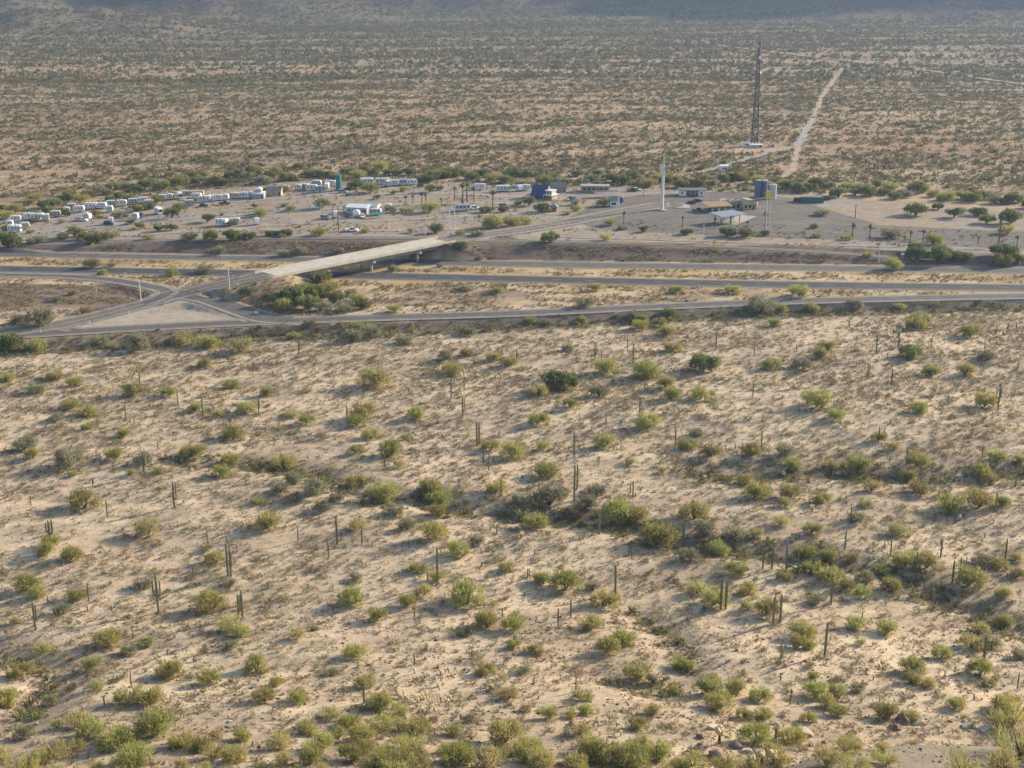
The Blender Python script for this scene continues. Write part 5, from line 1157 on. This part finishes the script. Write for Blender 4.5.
MB().tube([(0,0,0), (0,0,h)], [.25,.16], 8).build('pole', M['cream'], o); MB().box((.5, 0, h), (1.3, .35, .2)).build('lamp_head', M['galv'], o)
def pole(px, ty, by_, lab, r=.13, mat='whitemetal', kind='lamp', name='light_pole', cat='pole', group=None):
    loc, h = hgt_m(px, ty, by_); o = empty(name, lab, cat, group); o.location = loc
    MB().tube([(0,0,-.1), (0,0,h*.5), (0,0,h)], [r*1.25, r*1.05, r*.8], 8).build('pole', M[mat], o)
    if kind == 'lamp': MB().tube([(0,0,h-.15), (1.4,0,h+.1)], .06, 5).build('arm', M[mat], o); MB().box((1.7, 0, h+.08), (.9, .35, .18)).build('lamp_head', M['galv'], o)
    elif kind == 'cross':
        MB().box((0, 0, h-.5), (2.4, .14, .16)).build('crossarm', M['wood'], o)
        for x in (-1.05, -.4, .4, 1.05): MB().tube([(x, 0, h-.42), (x, 0, h-.18)], .06, 6).build('insulator', M['galv'], o)
    elif kind == 'head': MB().box((0, 0, h), (1.5, .5, .35)).build('lamp_head', M['galv'], o)
    elif kind == 'panel': MB().box((0, -.1, h-.5), (1.3, .12, 1.0)).build('sign_board', M['white'], o)
    return o
pole(141, 281, 301, 'white light pole inside the loop of the exit ramp', .18)
pole(229.5, 270, 289, 'white light pole where the crossroad starts up to the bridge', .18)
pole(97, 287, 297, 'short grey post in the dark gravel inside the ramp loop', .12, 'cream', 'none', 'marker_post', 'post')
pole(878.5, 244.5, 263.5, 'white light pole beside the long green thicket', .17)
pole(1019.5, 243, 264, 'white light pole at the far east end of the bank', .17)
pole(449.5, 210, 228, 'white pole of the close pair, on the trailer park side', .2, 'whitemetal', 'head')
pole(454.7, 208, 229, 'white pole of the close pair, the taller one', .2, 'whitemetal', 'head')
pole(338.6, 208, 231, 'brown wooden pole in front of the sheds', .22, 'wood', 'none', 'wooden_pole')
pole(703.6, 224, 233, 'low white post at the edge of the paved lot', .16, 'whitemetal', 'none', 'marker_post', 'post')
pole(592.7, 203, 210, 'grey post between the huts and the round tree', .13, 'metal', 'none', 'marker_post', 'post')
pole(731, 118, 168, 'thin grey light pole beside the access road', .16, 'galv', 'head')
pole(802, 139, 156, 'thin dark utility pole at the fork of the dirt road', .15, 'wood', 'cross', 'utility_pole')
pole(716, 164, 192, 'utility pole behind the white service building', .14, 'galv', 'cross', 'utility_pole')
pole(735.5, 184, 200, 'thin pole with a pale head behind the station', .13, 'galv', 'head')
pole(582, 177, 192, 'utility pole at the end of the long tan building', .14, 'galv', 'cross', 'utility_pole')
pole(855, 205, 218, 'dark wooden pole on the bare sand island of the lot', .2, 'wood', 'cross', 'utility_pole')
pole(643.5, 184, 196, 'utility pole at the back of the paved lot', .13, 'wood', 'cross', 'utility_pole')
pole(791, 172, 181, 'short utility pole beside the dirt road near the wash', .14, 'wood', 'cross', 'utility_pole')
pole(665, 178, 190, 'utility pole in the wash trees behind the tall sign', .13, 'wood', 'cross', 'utility_pole')
pole(425.5, 231.5, 239.3, 'pale blue-green sign at the far end of the overpass', .12, 'galv', 'panel', 'road_sign', 'sign')
pole(902, 253, 260, 'small white sign by the exit ramp next to the long thicket', .1, 'galv', 'panel', 'road_sign', 'sign')
pole(616, 237, 244, 'small white sign on the dark bank above the interstate', .1, 'galv', 'panel', 'road_sign', 'sign')
pole(616.5, 311, 318, 'small white sign beside the near ramp road', .1, 'galv', 'panel', 'road_sign', 'sign')
pole(182.5, 278.5, 283, 'small white sign on the grass beside the merge', .1, 'galv', 'panel', 'road_sign', 'sign')
pole(256.5, 311, 314.5, 'small white sign at the edge of the junction', .1, 'galv', 'panel', 'road_sign', 'sign')
pole(289, 304, 310, 'small white sign by the bushes below the approach', .1, 'galv', 'panel', 'road_sign', 'sign')
pole(567, 190, 194.5, 'small white board on posts between the house and the long building', .1, 'galv', 'panel', 'road_sign', 'sign')
pole(389, 219, 229, 'white post at the edge of the park clearing', .14, 'whitemetal', 'none', 'marker_post', 'post')
pole(1002, 228, 246, 'slim dark pole next to the tall palm', .12, 'wood', 'none', 'wooden_pole')
for px, py, lab in ((93.4, 249.5, 'yellow diamond warning sign beside the frontage road'), (714, 247, 'small yellow warning sign above the dark bank')):
    loc, h = hgt_m(px, py-4.5, py); o = empty('warning_sign', lab, 'sign'); o.location = loc
    MB().tube([(0,0,0), (0,0,h)], .06, 5).build('post', M['galv'], o)
    q = 1.15; m = MB(); m.ext([(-q, h), (0, h-q), (q, h), (0, h+q)], -.14, -.08); m.build('sign_board', M['yellow'], o)
x, y, z = P(371, 269, 0); o = empty('crash_cushion', 'yellow barrel stack in the median in front of the bridge pier', 'barrier'); o.location = (x, y, 0)
for k in range(3):
    b_ = MB(); b_.tube([(0, -k*1.2, 0), (0, -k*1.2, 1.5), (0, -k*1.2, 2.4)], [.6, .62, .5], 12); b_.build('barrel', M['yellow'], o)
# delineators on the approach, both sides (one of a kind, then copies)
dl = empty('delineator_post', '', 'post'); MB().box((0, 0, .55), (.14, .08, 1.1)).build('post', M['white'], dl); MB().box((0, -.05, .95), (.12, .03, .2)).build('reflector', M['yellow'], dl)
i = 0
for line, off, a, b, st, ctx in ((wRD, 4.8, 150, 860, 58, 'near ramp road'), (wEB, -7.2, 180, 900, 80, 'interstate verge'), (wXS, -6.9, 70, 190, 16, 'crossroad approach')):
    R = resample(line, 1.0); d = np.gradient(R[:, :2], axis=0); d /= np.linalg.norm(d, axis=1)[:, None]; n_ = np.stack([-d[:, 1], d[:, 0]], -1)
    for k in range(0, len(R), st):
        p = R[k, :2]+n_[k]*off; z = R[k, 2]; qx, qy = project(p[0], p[1], z)
        if -5 < qx < 1030:
            proto_or_copy(dl, uniq('white delineator post at the '+ctx, qx, qy), (p[0], p[1], z), 0, 1.2, 'white posts along the roads'); i += 1
#__MORE__
def drop_unused():                                              # a pattern that no place used is taken away again
    dead = [o for o in C.objects if o.parent is None and o.type in ('EMPTY', 'MESH') and 'category' in o.keys() and not o.get('label')]
    for o in dead:
        for c in list(o.children_recursive): bpy.data.objects.remove(c)
        bpy.data.objects.remove(o)
drop_unused()
hz = MB(); hz.box((0, 4400, 340), (16000, 10400, 1100)); ho = hz.build('haze', M['soil']); tag(ho, 'thin blue haze filling the air over the plain', kind='stuff')
hm = bpy.data.materials.new('haze_air'); hm.use_nodes = True; hn = hm.node_tree.nodes; hn.remove(hn['Principled BSDF'])
pv = hn.new('ShaderNodeVolumePrincipled'); pv.inputs['Color'].default_value = (*HAZE_COL, 1); pv.inputs['Density'].default_value = HAZE_DENSITY; pv.inputs['Anisotropy'].default_value = .2
hm.node_tree.links.new(pv.outputs[0], hn['Material Output'].inputs['Volume']); ho.data.materials.clear(); ho.data.materials.append(hm)
